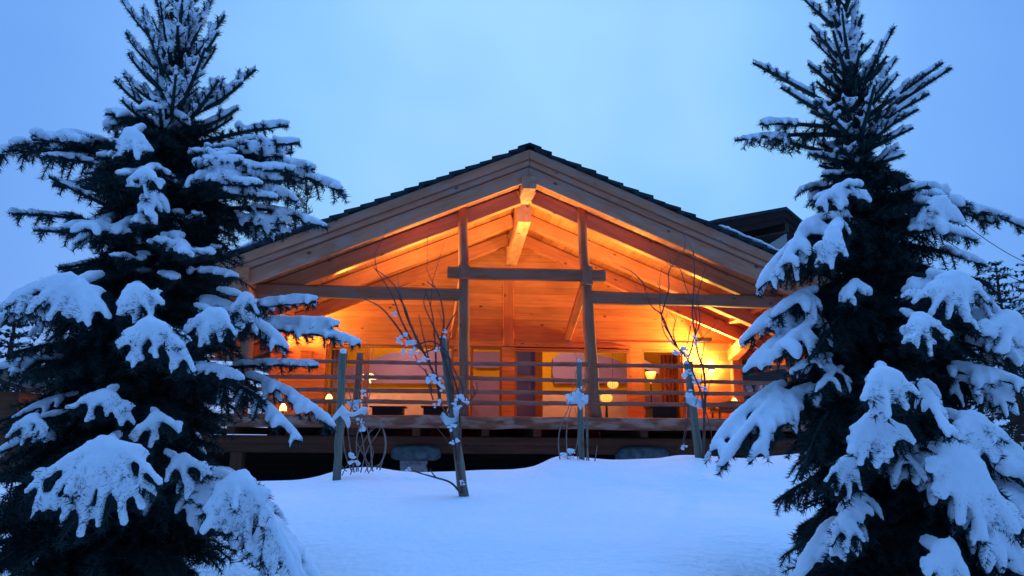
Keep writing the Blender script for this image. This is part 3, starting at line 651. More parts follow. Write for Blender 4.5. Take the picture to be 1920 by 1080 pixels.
# ------------------------------------------------------------------ neighbouring chalet roof, upper right
def neighbour():
    P = T(1463, 390, 38.0); phi = math.radians(43); c, s = math.cos(phi), math.sin(phi)
    t = empty('neighbour_chalet', (P.x, P.y, 0), phi, 'dark neighbouring chalet with a gable roof rising behind the slate roof', 'chalet')
    def loc(px, py):
        d = ray(px, py); k = (-P.x * s + P.y * c) / (-d.x * s + d.y * c)
        X, Y = d.x * k - P.x, d.y * k - P.y
        return (X * c + Y * s, EYE + d.z * k)
    Lf = loc(1335, 413); Rt = loc(1500, 421); Z = P.z
    mL = (Z - Lf[1]) / (0 - Lf[0]); mR = (Z - Rt[1]) / Rt[0]; UL = Lf[0]; UR = -UL * 1.0
    def top(u): return Z - (mL * -u if u < 0 else mR * u)
    for s_, U in ((-1, UL), (1, UR)):
        for (a, b, v0, v1, mat, nm) in ((0, .16, -.35, 9, M_SLATE, 'roof'), (.165, .55, -.25, -.1, M_FN, 'bargeboard'), (.56, .9, -.18, -.06, M_FN, 'bargeboard'), (.17, .5, -.05, 8.8, M_DARK, 'roof_soffit')):
            mb = MB(); mb.prism([(0, top(0) - a), (U, top(U) - a), (U, top(U) - b), (0, top(0) - b)], v0, v1); mb.build(nm, mat, t, axis=(U, 0, top(U) - top(0)))
    u0, u1 = UL * .75, UR * .75
    mb = MB(); mb.prism([(u0, .2), (u1, .2), (u1, top(u1) - .52), (0, top(0) - .52), (u0, top(u0) - .52)], 2.0, 8.5); mb.build('wall', M_DARK, t, axis=(1, 0, 0))
    mb = MB(); mb.box((-.2, -.3, top(0) - 1.35), (.2, 2, top(0) - .92)); mb.build('ridge_beam', M_DARK, t)
M_FN = wood('neighbour_fascia', (.022, .012, .010), (.040, .020, .018), knots=.2); M_FN.node_tree.nodes['Principled BSDF'].inputs['Specular IOR Level'].default_value = .04
neighbour()

# ------------------------------------------------------------------ spruces
def bez(a, b, c, n):
    return [a * (1 - t) ** 2 + b * 2 * t * (1 - t) + c * t * t for t in np.linspace(0, 1, n)]
class Spruce:
    def __init__(s, seed): s.r = random.Random(seed); s.need = []; s.snow = MB(); s.wood = MB(); s.seed = seed
    def needles(s, pts, R): s.need.append((pts, R))
    def snowline(s, pts, r, lift=.6, w=1.0):
        if r < .011: return
        rr = s.r; n = len(pts); P = []; Rd = []
        for i, p in enumerate(pts):
            e = 1.0
            if i == 0: e = .75
            if i == n - 1: e = .55
            k = e * rr.uniform(.82, 1.18); P.append(Vector(p) + Vector((0, 0, r * lift))); Rd.append(r * k)
        # rounded nose
        d = (P[-1] - P[-2]).normalized(); P.append(P[-1] + d * Rd[-1] * .8); Rd.append(Rd[-1] * .45)
        s.snow.tube(P, Rd, 7)
    def twig(s, p, d, ln, sag, R, snow, sub=0, slift=.7):
        rr = s.r; d = d.normalized()
        end = p + d * ln + Vector((0, 0, -sag * ln)); mid = p + d * ln * .55 + Vector((0, 0, ln * .06))
        pts = bez(p, mid, end, 6); s.needles(pts, R); s.wood.tube(pts[::2] + [pts[-1]], [.006, .005, .004, .003], 4)
        slope = abs((end - p).normalized().z)
        if snow > 0:
            k = snow * (1.0 if slope < .75 else .78)
            s.snowline(pts[1:], k, slift * (.8 if slope > .6 else 1.05))
        if sub and ln > .12:
            m = max(1, int(ln / .075)); tan = (end - p).normalized(); sd = tan.cross(Vector((0, 0, 1)));
            if sd.length < .1: sd = Vector((1, 0, 0))
            sd.normalize()
            for i in range(m):
                q = (i + 1) / (m + 1.3); b0 = pts[min(5, int(q * 5))]
                for sg in (-1, 1):
                    if rr.random() < .85:
                        s.twig(b0, tan * .75 + sd * sg * .75 + Vector((0, 0, rr.uniform(-.1, .15))), ln * (.62 - .3 * q) * rr.uniform(.75, 1.15), sag * .8, R * .95, snow * .85 * rr.uniform(.6, 1.1) if rr.random() < .5 else 0)
    def branch(s, a, tip, lift=.1, tl=.26, sag=.3, snow=.03, R=.030, tspace=.085, core=1.35, inner=.22, upt=0.0, sub=1, hang=0.0, sf=None, slift=.85):
        """a: on the trunk, tip: end; lift raises the middle; sag makes side twigs droop"""
        rr = s.r; Ln = (tip - a).length
        mid = a * .45 + tip * .55 + Vector((0, 0, lift * Ln))
        n = max(8, int(Ln / .06)); pts = bez(a, mid, tip, n)
        s.wood.tube(pts, [.016 * (1 - .75 * i / n) + .003 for i in range(n)], 5)
        k0 = int(n * inner * .5); s.needles(pts[k0:], R)
        # leading shoot carries its own snow
        sf = inner if sf is None else sf; ks = int(n * sf)
        if snow > 0:
            s.snowline(pts[max(ks, 1):], snow * core * .8, slift)
        m = int(Ln * (1 - inner) / tspace); side = 1
        for i in range(m):
            q = inner + (1 - inner) * (i + .3) / m; j = min(n - 2, int(q * (n - 1))); p = pts[j] * 1.0
            tan = (pts[j + 1] - pts[j]).normalized(); up = Vector((0, 0, 1)); sd = tan.cross(up)
            if sd.length < .15: sd = Vector((rr.uniform(-1, 1), rr.uniform(-1, 1), 0))
            sd.normalize()
            ln = tl * (1.0 - .62 * max(0, (q - .35) / .65)) * (0.55 + .45 * min(1, q / .4)) * rr.uniform(.75, 1.15)
            for sg in (-1, 1):
                if rr.random() < .08: continue
                d = tan * rr.uniform(.55, .85) + sd * sg * rr.uniform(.65, 1.0) + up * (upt + rr.uniform(-.12, .12))
                s.twig(p, d, ln, sag * rr.uniform(.6, 1.4), R, snow * rr.uniform(.65, 1.15) if rr.random() < (.88 if q >= sf else .06) else 0, sub, slift)
            if hang and rr.random() < hang:   # needles hanging below the limb
                s.twig(p, tan * .3 + sd * rr.uniform(-.4, .4) + Vector((0, 0, -1)), ln * .8, .2, R, 0)
    def fan(s, root, apex, tips, rad=.028, R=.040, dome=.22, sub=4, cush=1.25):
        """a drooping spray: stem to the apex, ribs spreading from it under a dome of snow"""
        rr = s.r; st = bez(root, (root + apex) * .5 + Vector((0, 0, .10)), apex, 8)
        s.needles(st, R); s.wood.tube(st, [.014 - .001 * i for i in range(8)], 5); s.snowline(st[5:], rad * cush * .8, .6)
        n = len(tips)
        for j, tip in enumerate(tips):
            Ln = (tip - apex).length; a = apex + (tip - apex) * rr.uniform(.0, .06)
            mid = apex * .5 + tip * .5 + Vector((rr.uniform(-.01, .01), rr.uniform(-.03, .0), dome * Ln * rr.uniform(.8, 1.4)))
            m = max(7, int(Ln / .035)); P = bez(a, mid, tip, m)
            Q = [p - Vector((0, 0, .016)) for p in P]; s.needles(Q, R); s.wood.tube(Q, .004, 4)
            e = min(m - 1, m - 1); Pd = []; Rd = []
            for i, p in enumerate(P):
                q = i / (m - 1); rd = rad * (cush * (1 - q) ** 3.2 + (.78 - .20 * q) * min(1, q * 3 + .3)) * rr.uniform(.80, 1.18)
                Pd.append(p + Vector((0, 0, rd * .45))); Rd.append(rd)
            d = (Pd[-1] - Pd[-2]).normalized(); Pd.append(Pd[-1] + d * Rd[-1] * .7); Rd.append(Rd[-1] * .5); s.snow.tube(Pd, Rd, 8)
            for k in range(sub):
                q = rr.uniform(.3, .85); i = int(q * (m - 1)); tan = (P[min(i + 1, m - 1)] - P[i - 1]).normalized(); sd = tan.cross(Vector((0, -1, .3))).normalized() * rr.choice((-1, 1))
                s.twig(P[i], tan * .8 + sd * .7, Ln * rr.uniform(.22, .38), .35, R, rad * rr.uniform(.45, .7) if rr.random() < .8 else 0, 0, .5)
    def core(s, X, Y, zf, prof, y0, y1, k=.72, per=9, step=17):
        rr = s.r; py = y0
        while py < y1:
            Lp = float(np.interp(py, *prof)) * k
            for i in range(per):
                az = rr.uniform(0, 6.28); ln = Lp * rr.uniform(.55, 1.0) * (1.3 if math.cos(az) * (-1 if X < 0 else 1) > .2 and py > 560 else 1); dn = rr.uniform(-.55, .15)
                s.twig(Vector((X, Y, zf(py + rr.uniform(-10, 10)))), Vector((math.cos(az), math.sin(az), dn)), ln, .25, .052, 0, 1)
            py += step
    def finish(s, name, base, top, r0, label, voxel=.013, dens=950, nl=.024, nw=.0036, group=None, merge=False):
        t = empty(name, base, 0, label, 'tree', group)
        mb = MB(); n = 14
        mb.tube([Vector(base) * (1 - k / n) + Vector(top) * (k / n) - Vector(base) + Vector((s.r.uniform(-.01, .01), 0, 0)) for k in range(n + 1)], [r0 * (1 - .9 * k / n) + .006 for k in range(n + 1)], 9)
        mb.build('trunk', M_BARK, t, True)
        # needles + twigs as one crown mesh
        rng = np.random.default_rng(s.seed); A = []; B = []; TT = []; RR = []
        for pts, R in s.need:
            P = np.array([tuple(p) for p in pts]); d = np.diff(P, axis=0); l = np.linalg.norm(d, axis=1)
            for i in range(len(d)):
                k = int(l[i] * dens * (.03 / R) ** 1.6 + rng.random());
                if k < 1: continue
                u = rng.random((k, 1)); A.append(P[i] + d[i] * u); TT.append(np.repeat(d[i:i + 1] / max(l[i], 1e-6), k, 0)); RR.append(np.full(k, R))
        A = np.concatenate(A); TT = np.concatenate(TT); RR = np.concatenate(RR)
        K = len(A); rnd = rng.normal(size=(K, 3)); rad = rnd - TT * (rnd * TT).sum(1, keepdims=True); rad /= np.linalg.norm(rad, axis=1, keepdims=True) + 1e-9
        dr = TT * rng.uniform(.25, .9, (K, 1)) + rad; dr /= np.linalg.norm(dr, axis=1, keepdims=True)
        ln = (RR * rng.uniform(.75, 1.15, K))[:, None]
        sd = np.cross(dr, rng.normal(size=(K, 3))); sd /= np.linalg.norm(sd, axis=1, keepdims=True) + 1e-9
        w = nw * (RR[:, None] / .03)
        V = np.stack([A - sd * w * .5, A + sd * w * .5, A + dr * ln], 1).reshape(-1, 3) - np.array(tuple(base))
        wv = np.array([tuple(v) for v in s.wood.v]).reshape(-1, 3) - np.array(tuple(base))
        me = bpy.data.meshes.new('crown'); nv = len(V) + len(wv)
        me.vertices.add(nv); me.vertices.foreach_set('co', np.concatenate([V, wv]).ravel().astype('f'))
        li = list(range(len(V))); starts = list(range(0, len(V), 3)); c = len(li)
        for f in s.wood.f:
            starts.append(c); li += [i + len(V) for i in f]; c += len(f)
        me.loops.add(len(li)); me.loops.foreach_set('vertex_index', li)
        me.polygons.add(len(starts)); me.polygons.foreach_set('loop_start', starts)
        me.update(calc_edges=True); me.materials.append(M_NEEDLE)
        o = bpy.data.objects.new('crown', me); COL.objects.link(o); o.parent = t; crown = o
        # snow: fuse the overlapping rolls into one soft mass
        b_ = Vector(base); vs = [v - b_ for v in s.snow.v]
        tmp = mesh_obj('snow_raw', vs, s.snow.f, M_TSNOW)
        md = tmp.modifiers.new('r', 'REMESH'); md.mode = 'VOXEL'; md.voxel_size = voxel; md.use_smooth_shade = True
        m2 = tmp.modifiers.new('s', 'SMOOTH'); m2.factor = .5; m2.iterations = 1; m3_ = tmp.modifiers.new('d', 'DISPLACE'); tx = bpy.data.textures.new('lumps', 'CLOUDS'); tx.noise_scale = .03; m3_.texture = tx; m3_.strength = .010 if not merge else 0; m3_.mid_level = .5
        dg = bpy.context.evaluated_depsgraph_get(); dg.update()
        me2 = bpy.data.meshes.new_from_object(tmp.evaluated_get(dg)); me2.name = 'snow_load'
        bpy.data.objects.remove(tmp)
        me2.materials.clear(); me2.materials.append(M_TSNOW); me2.polygons.foreach_set('use_smooth', [True] * len(me2.polygons))
        if merge:       # far off: snow and needles read as one crown
            bm = bmesh.new(); bm.from_mesh(crown.data); nf = len(bm.faces); bm.from_mesh(me2); bm.faces.ensure_lookup_table()
            for f in bm.faces[nf:]: f.material_index = 1
            crown.data.materials.append(M_TSNOW); bm.to_mesh(crown.data); bm.free(); return t
        o2 = bpy.data.objects.new('snow_load', me2); COL.objects.link(o2); o2.parent = t
        print(name, 'needles', K, 'snow polys', len(me2.polygons), 'snow verts raw', len(vs))
        return t

def spruce_pair():
    DT = 4.6
    # ---------------- left
    A = Spruce(11); X0, Y0 = TREE_L.x, TREE_L.y
    def tz(py, px=320): return T(px, py, DT).z
    def on(py, dx=0): return Vector((X0 + dx, Y0, tz(py)))
    def tp(px, py, dd=0): return T(px, py, DT + dd)
    # whorls of filler
    rr = A.r
    prof = ([-190, -60, 60, 180, 245, 275, 340, 440, 520, 600, 720, 850, 1000, 1100], [.10, .22, .26, .24, .24, .56, .78, .66, .80, .74, .72, .80, .85, .85])
    py = -150
    while py < 1060:
        Lp = float(np.interp(py, *prof)); nb = 4 if py < 240 else 6
        a0 = rr.uniform(0, 6.28)
        for k in range(nb):
            az = a0 + 6.28 * k / nb + rr.uniform(-.35, .35); ln = Lp * rr.uniform(.6, 1.0)
            if math.sin(az) > .45 and rr.random() < .3: continue
            b = on(py + rr.uniform(-25, 25)); up = float(np.interp(py, [-150, 150, 280, 500, 1000], [1.5, .9, .25, -.10, -.32]))
            ln *= .86 * (1.28 if math.cos(az) < -.2 and py > 520 else .62 if math.cos(az) > .25 and 400 < py < 560 else 1)
            tip = b + Vector((math.cos(az) * ln, math.sin(az) * ln, ln * (up + rr.uniform(-.12, .12))))
            if py < 245: A.branch(b, tip, -.05, .13, -.25, .017 * rr.uniform(.9, 1.2), .034, .075, inner=.12, upt=.35, sub=0, slift=1.3)
            else: A.branch(b, tip, rr.uniform(.10, .22), .26, .40, .030 * (rr.random() < (.38 if 250 < py < 520 else .05)), .034, .085, inner=.3, hang=.8, sf=.6)
        py += 42 if py < 245 else 58
    A.core(X0, Y0, lambda p: tz(p), prof, 250, 1090)
    A.core(X0, Y0, lambda p: tz(p), prof, 20, 250, .6, 5, 16)
    # second leader
    A.branch(on(330, .02), tp(372, -70, -.05), .0, .16, -.3, .013, .036, .065, inner=.25, upt=.5, sub=0, slift=1.25)
    A.branch(on(330, -.02), tp(300, -60, .05), .0, .14, -.3, .013, .036, .065, inner=.25, upt=.5, sub=0, slift=1.25)
    UPS = [(75, 222, -12, -.05), (140, 268, 14, -.2), (60, 345, -30, -.2), (90, 400, -10, 0), (110, 421, 28, -.1), (130, 408, 62, -.15), (150, 404, 90, 0), (175, 480, 130, -.1),
           (190, 455, 155, -.2), (215, 447, 203, -.1), (235, 436, 220, .1), (120, 236, 62, 0), (150, 240, 100, -.1), (190, 215, 150, -.1), (170, 232, 138, .1), (215, 228, 188, -.15),
           (235, 234, 216, 0), (245, 240, 240, -.1), (200, 385, 90, -.35), (250, 330, 140, -.4), (255, 300, 205, -.35), (110, 300, -10, -.2), (225, 410, 150, -.3)]
    for y0, px, py_, dd in UPS:
        t_ = tp(px, py_, dd); b = on(y0 + 30); A.branch(b, t_, -.20, .11, -.3, .019, .036, .07, inner=.2, upt=.3, sub=0, slift=1.3)
    K = [ # y on trunk, tip px,py, depth, lift, twig len, sag, snow
        (330, -10, 292, -.1, .16, .30, .25, .045), (345, 60, 262, -.35, .18, .26, .2, .045), (320, 120, 255, -.2, .1, .2, .1, .04),
        (350, 641, 358, -.1, .20, .26, .35, .034), (330, 590, 318, -.15, .12, .20, .3, .034), (340, 480, 262, -.25, .06, .16, .2, .036), (360, 555, 380, -.35, .2, .22, .5, .034),
        (420, 614, 430, -.3, .2, .20, .6, .026), (430, 545, 440, -.2, .15, .2, .6, .028), (450, 22, 402, -.1, .1, .20, .25, .022), (470, 62, 432, -.3, .08, .16, .1, .022), (430, 92, 332, -.45, -.02, .10, 0, .022),
        (480, 110, 505, -.2, .05, .18, .3, .02), (520, 442, 522, -.5, .08, .14, .5, .030), (400, 275, 410, -.8, .25, .18, .8, .04), (440, 230, 430, -.5, .2, .2, .7, .04), (470, 350, 480, -.8, .12, .16, .5, .034), (380, 440, 330, -.6, .1, .2, .6, .036),
        (560, -20, 600, -.3, .28, .34, .9, .048), (565, 30, 560, -.6, .22, .32, .9, .05), (550, 150, 545, -.9, .2, .32, 1.0, .05), (550, 300, 560, -.95, .18, .26, 1.0, .044), (570, 90, 640, -.9, .3, .28, 1.0, .045),
        (620, 592, 566, -.3, .05, .15, .5, .038), (640, 634, 612, -.2, .08, .15, .6, .034), (650, 676, 648, -.25, .14, .14, .7, .032), (600, 540, 660, -.55, .25, .26, .8, .036), (590, 470, 610, -.6, .2, .22, .9, .036),
        (640, 368, 700, -1.05, .3, .28, 1.0, .042), (645, 290, 680, -1.05, .3, .18, 1.1, .034),
        (720, 596, 688, -.25, .08, .10, .3, .028), (715, 456, 718, -.8, .12, .16, .6, .034), (720, 626, 806, -.4, .26, .2, .7, .034), (735, 562, 832, -.55, .28, .2, .7, .032), (720, 500, 760, -.6, .2, .24, .8, 0),
        (760, 150, 770, -1.0, .2, .26, .8, .034), (770, 340, 810, -1.1, .25, .22, 1.0, .034), (740, 20, 790, -.5, .2, .22, .7, .026), (700, -20, 700, -.4, .2, .24, .7, .03), (800, 0, 850, -.5, .2, .26, .8, .034), (830, 10, 960, -.5, .3, .26, .7, 0),
        (860, 185, 985, -1.45, .55, .36, 1.0, .050), (860, 80, 935, -1.35, .52, .30, .9, .050), (860, 285, 935, -1.4, .5, .30, .9, .050),
        (900, 400, 880, -1.0, .3, .26, .9, .036), (890, 330, 900, -1.2, .3, .26, .8, .034),
        (960, 470, 1010, -.95, .5, .40, .8, .055), (960, 560, 1095, -.75, .45, .40, .7, .06), (960, 520, 1060, -.95, .45, .36, .8, .055), (950, 500, 960, -.5, .3, .35, .6, .055), (980, 610, 1140, -.6, .4, .3, .6, .05),
        (1040, 30, 1075, -1.2, .35, .2, .5, .038), (1030, 120, 1020, -1.2, .2, .16, .5, .032), (1040, 170, 1080, -1.2, .3, .2, .5, .03), (1050, -60, 1040, -.9, .3, .3, .5, .04), (1060, 330, 1100, -1.2, .3, .3, .5, .03)]
    FANS = [((200, 838), -1.15, [(48, 925), (80, 958), (118, 975), (150, 1008), (185, 990), (232, 985), (266, 955), (300, 908), (125, 925), (215, 925)], .030), ((280, 615), -1.0, [(222, 655), (248, 690), (292, 672), (330, 690), (364, 698), (340, 650)], .028),
        ((195, 745), -.9, [(134, 768), (162, 792), (200, 782), (228, 800), (250, 796)], .024), ((140, 535), -.9, [(12, 572), (52, 588), (90, 602), (130, 596), (166, 612), (204, 598)], .034), ((245, 552), -.9, [(222, 592), (252, 606), (284, 598), (306, 572)], .028),
        ((448, 905), -.9, [(384, 960), (380, 1002), (424, 1000), (468, 1035), (516, 1058), (556, 1090), (505, 965), (440, 955)], .034), ((296, 788), -.95, [(252, 828), (282, 842), (336, 812)], .024), ((338, 868), -.9, [(312, 905), (350, 938), (396, 892)], .024),
        ((405, 592), -.8, [(346, 628), (374, 652), (414, 642), (442, 628)], .028), ((245, 255), -.5, [(225, 292), (258, 300), (285, 285)], .03), ((272, 328), -.7, [(238, 352), (275, 372), (302, 355)], .024), ((60, 790), -.7, [(12, 822), (40, 838), (85, 818)], .022), ((462, 560), -.6, [(436, 588), (456, 600), (484, 590)], .024)]
    for ap, dd, tips, rd in FANS:
        A.fan(on(ap[1] - 5), tp(ap[0], ap[1], dd), [tp(a, b, dd - .06 - .05 * rr.random()) for a, b in tips], rd)
    for y0, px, py_, dd, lf, tl, sg, sn in K:
        if dd <= -.85: sn = 0; dd = dd * .6
        f_ = ((DT + dd) / DT) ** 1.6; A.branch(on(y0), tp(px, py_, dd), lf, tl * f_, sg * .8, (min(sn, .048) * .80 * f_ ** .45 if not (px > 450 and y0 > 940) else .042), .040, .085, inner=.3, hang=.8, sf=(.50 if dd > -1 else .64) if not (px > 450 and y0 > 940) else .42)
    for k in range(46):     # many small snow pads on the upturned shoots of the middle tiers
        py = rr.uniform(262, 520); side = rr.choice((-1, 1)); px = 318 + side * rr.uniform(15, 250) * (.45 if py > 420 else 1); dd = rr.uniform(-.75, -.1)
        A.branch(on(py + 25, 0), tp(px, py - rr.uniform(-25, 30), dd), .06, .12, .1, rr.uniform(.018, .030), .034, .085, inner=.4, upt=.15, hang=.5, sf=.62, slift=.9)
    base = (X0, Y0, gz(X0, Y0) - .05)
    A.finish('spruce_tree', base, (X0, Y0, tz(-200)), .075, 'tall snow laden spruce filling the left side, in front of the chalet roof', group='two big spruces framing the chalet')
    # ---------------- right
    B = Spruce(23); X1, Y1 = TREE_R.x, TREE_R.y
    def on2(py, dx=0): return Vector((X1 + dx, Y1, T(1610, py, DT).z))
    rr = B.r
    prof = ([-110, 0, 100, 200, 270, 345, 375, 450, 560, 700, 850, 1000, 1100], [.03, .10, .16, .28, .26, .24, .45, .60, .62, .66, .72, .80, .85])
    py = -70
    while py < 1060:
        Lp = float(np.interp(py, *prof)); nb = 4 if py < 180 else 6; a0 = rr.uniform(0, 6.28)
        for k in range(nb):
            az = a0 + 6.28 * k / nb + rr.uniform(-.35, .35); ln = Lp * rr.uniform(.65, 1.0)
            ln *= 1.28 if math.cos(az) > .2 and py > 520 else 1
            b = on2(py + rr.uniform(-20, 20)); up = float(np.interp(py, [-70, 120, 250, 340, 420, 600, 1000], [1.7, 1.1, .7, .3, -.05, -.2, -.4]))
            tip = b + Vector((math.cos(az) * ln, math.sin(az) * ln, ln * (up + rr.uniform(-.12, .12))))
            if py < 150: B.branch(b, tip, -.08, .07, -.2, .013, .034, .09, inner=.1, upt=.4, sub=0, slift=1.25)
            elif py < 345: B.branch(b, tip, -.08, .15, -.1, .018 * (rr.random() < .5), .034, .06, inner=.1, upt=.25, sub=1, slift=1.25)
            else: B.branch(b, tip, rr.uniform(.10, .25), .26, .55, .030 * (rr.random() < (.38 if 250 < py < 520 else .05)), .034, .085, inner=.3, hang=.8, sf=.6)
        py += 50 if py < 150 else (36 if py < 345 else 56)
    B.core(X1, Y1, lambda p: T(1610, p, DT).z, prof, 190, 345, .85, 7, 14); B.core(X1, Y1, lambda p: T(1610, p, DT).z, prof, 345, 1090)
    UPS = [(55, 1505, -5, 0), (80, 1545, -30, -.1), (85, 1608, 0, 0), (110, 1578, 15, -.15), (110, 1518, 48, 0), (125, 1609, 48, -.1), (120, 1522, 72, .1), (150, 1612, 95, -.2), (150, 1562, 58, -.25),
           (175, 1677, 50, -.1), (175, 1655, 78, -.15), (215, 1768, 118, -.1), (225, 1784, 128, 0), (200, 1412, 118, -.1), (230, 1464, 164, -.1), (170, 1515, 120, -.1), (180, 1626, 118, -.1),
           (205, 1680, 110, .1), (215, 1683, 140, 0), (235, 1742, 176, -.1), (250, 1722, 205, -.2), (270, 1712, 240, -.1), (300, 1696, 290, -.1), (310, 1540, 330, -.1), (290, 1520, 290, -.1), (250, 1530, 190, -.35), (260, 1640, 160, -.4), (330, 1700, 340, -.1)]
    for y0, px, py_, dd in UPS:
        dx = abs(px - 1600); B.branch(on2(y0 + 20), tp(px, py_, dd), -.08 if dx < 60 else .0, .10 if dx > 60 else .07, -.05, .018, .032, .085, inner=.35 if dx > 90 else .15, upt=.2, sub=0, slift=1.25)
    K = [
        (255, 1378, 264, -.1, .06, .15, .9, .021), (245, 1425, 232, -.1, .05, .12, .6, .03), (300, 1430, 255, -.1, .0, .1, 1.0, .018),
        (385, 1528, 380, -.3, .16, .18, .3, .040), (380, 1590, 352, -.5, .10, .18, .2, .042), (385, 1742, 350, -.3, .04, .16, .25, .036), (400, 1925, 430, -.1, .22, .20, .3, .034), (395, 1800, 395, -.2, .22, .24, .25, .055), (400, 1760, 372, .1, .2, .24, .2, .055),
        (410, 1830, 452, -.5, .12, .20, .4, .034), (400, 1860, 420, 0, .2, .22, .3, .048), (460, 1850, 500, -.2, .15, .22, .4, .028),
        (440, 1422, 545, -.3, .30, .26, .9, .042), (430, 1470, 500, -.5, .30, .24, .9, .042), (430, 1540, 500, -.8, .28, .18, 1.0, .038), (420, 1500, 440, -.4, .18, .22, .8, .042),
        (560, 1396, 645, -.3, .24, .24, .9, .042), (550, 1450, 600, -.4, .2, .26, .9, .045), (545, 1590, 565, -.7, .15, .16, .9, .036),
        (615, 1396, 704, -.4, .26, .22, 1.0, .040), (610, 1470, 660, -.5, .22, .26, 1.0, .045), (600, 1530, 660, -.6, .2, .22, 1.0, 0),
        (560, 1860, 572, -.5, .22, .28, .9, .048), (560, 1780, 560, -.7, .2, .28, .9, .05), (620, 1778, 635, -1.0, .25, .20, 1.0, .038), (615, 1720, 650, -1.0, .3, .18, 1.0, .036),
        (640, 1930, 640, -.3, .2, .3, .7, .06), (650, 1960, 690, -.4, .2, .34, .6, .065), (700, 1900, 760, -.6, .2, .28, .9, .045), (720, 1930, 730, -.7, .2, .2, .8, .04),
        (700, 1530, 740, -.6, .2, .22, .9, .026), (690, 1490, 700, -.5, .18, .2, .9, .03),
        (735, 1335, 850, -.45, .34, .26, .9, .042), (745, 1352, 880, -.6, .34, .26, .9, .040), (740, 1430, 800, -.5, .25, .28, .9, .042), (760, 1500, 900, -.7, .4, .24, .9, 0), (770, 1405, 870, -.6, .35, .2, .9, .034),
        (780, 1660, 830, -1.3, .5, .30, 1.1, .046), (775, 1700, 800, -1.3, .45, .28, 1.1, .046), (770, 1780, 828, -1.2, .40, .22, .9, .036), (780, 1625, 800, -1.2, .45, .24, 1.0, .04),
        (850, 1590, 900, -1.0, .3, .26, .9, .046), (860, 1540, 925, -.9, .2, .20, .9, .02), (850, 1620, 860, -1.1, .2, .26, .8, .055), 
        (860, 1800, 880, -1.0, .3, .36, .8, .060), (870, 1850, 960, -1.1, .4, .36, .9, .065), (880, 1880, 1040, -1.1, .5, .36, .9, .065), (900, 1920, 1090, -1.0, .5, .36, .8, .065), (840, 1900, 850, -.9, .25, .3, .7, .05), (850, 1950, 900, -.7, .25, .34, .6, .055), (900, 1960, 980, -.7, .3, .34, .6, .055),
        (1000, 1770, 1050, -1.2, .3, .24, .8, .058), (1000, 1560, 1050, -.8, .3, .24, .8, .04), (990, 1500, 1090, -.7, .3, .26, .6, .05), (960, 1580, 990, -.8, .2, .2, .8, .04)]
    FANS = [((1655, 705), -1.1, [(1618, 752), (1640, 778), (1666, 786), (1700, 768), (1722, 742)], .030), ((1640, 795), -1.0, [(1596, 850), (1612, 872), (1645, 878), (1672, 858), (1712, 832)], .036), ((1592, 868), -.95, [(1548, 905), (1568, 932), (1592, 938), (1614, 922)], .022),
        ((1800, 532), -.8, [(1712, 570), (1745, 592), (1778, 598), (1812, 604), (1852, 566)], .034), ((1722, 602), -.95, [(1694, 645), (1720, 655), (1746, 668), (1778, 638)], .026), ((1810, 792), -.85, [(1792, 832), (1828, 850), (1866, 868), (1888, 826)], .034),
        ((1795, 862), -.9, [(1744, 885), (1768, 935), (1802, 985), (1846, 1015), (1882, 1062), (1905, 1000), (1845, 930)], .044), ((1770, 1040), -.95, [(1738, 1078), (1775, 1095), (1812, 1085)], .04), ((1895, 612), -.5, [(1845, 628), (1882, 662), (1935, 672)], .05),
        ((1560, 440), -.75, [(1534, 490), (1560, 506), (1588, 482)], .028), ((1580, 362), -.4, [(1532, 386), (1575, 392), (1632, 380)], .032), ((1760, 392), -.3, [(1722, 415), (1765, 428), (1805, 420)], .04), ((1850, 700), -.5, [(1830, 740), (1868, 760), (1900, 742)], .026), ((1590, 985), -.8, [(1560, 1020), (1588, 1040), (1620, 1018)], .022), ((1500, 985), -.3, [(1520, 1060)], .02)][:-1]
    for ap, dd, tips, rd in FANS:
        B.fan(on2(ap[1] - 5), tp(ap[0], ap[1], dd), [tp(a, b, dd - .06 - .05 * rr.random()) for a, b in tips], rd)
    for y0, px, py_, dd, lf, tl, sg, sn in K:
        if dd <= -.85 and px != 1780: sn = 0; dd = dd * .6
        f_ = ((DT + dd) / DT) ** 1.6; B.branch(on2(y0), tp(px, py_, dd), lf, tl * f_, sg * .8, (min(sn, .052) * .80 * f_ ** .5 if px < 1785 or y0 < 830 else .05), .040, .085, inner=.3, hang=.8, sf=(.55 if dd > -1 else .66) if px < 1785 or y0 < 830 else .6)
    B.branch(on2(160), Vector((X1 - .12, Y1, T(1575, -30, DT).z)), 0, .09, -.3, .013, .034, .08, inner=.1, upt=.6, sub=0, slift=1.25)
    base = (X1, Y1, gz(X1, Y1) - .05)
    B.finish('spruce_tree', base, (X1 - .03, Y1, T(1600, -60, DT).z), .07, 'tall snow laden spruce filling the right side, narrow at its top', group='two big spruces framing the chalet')
spruce_pair()

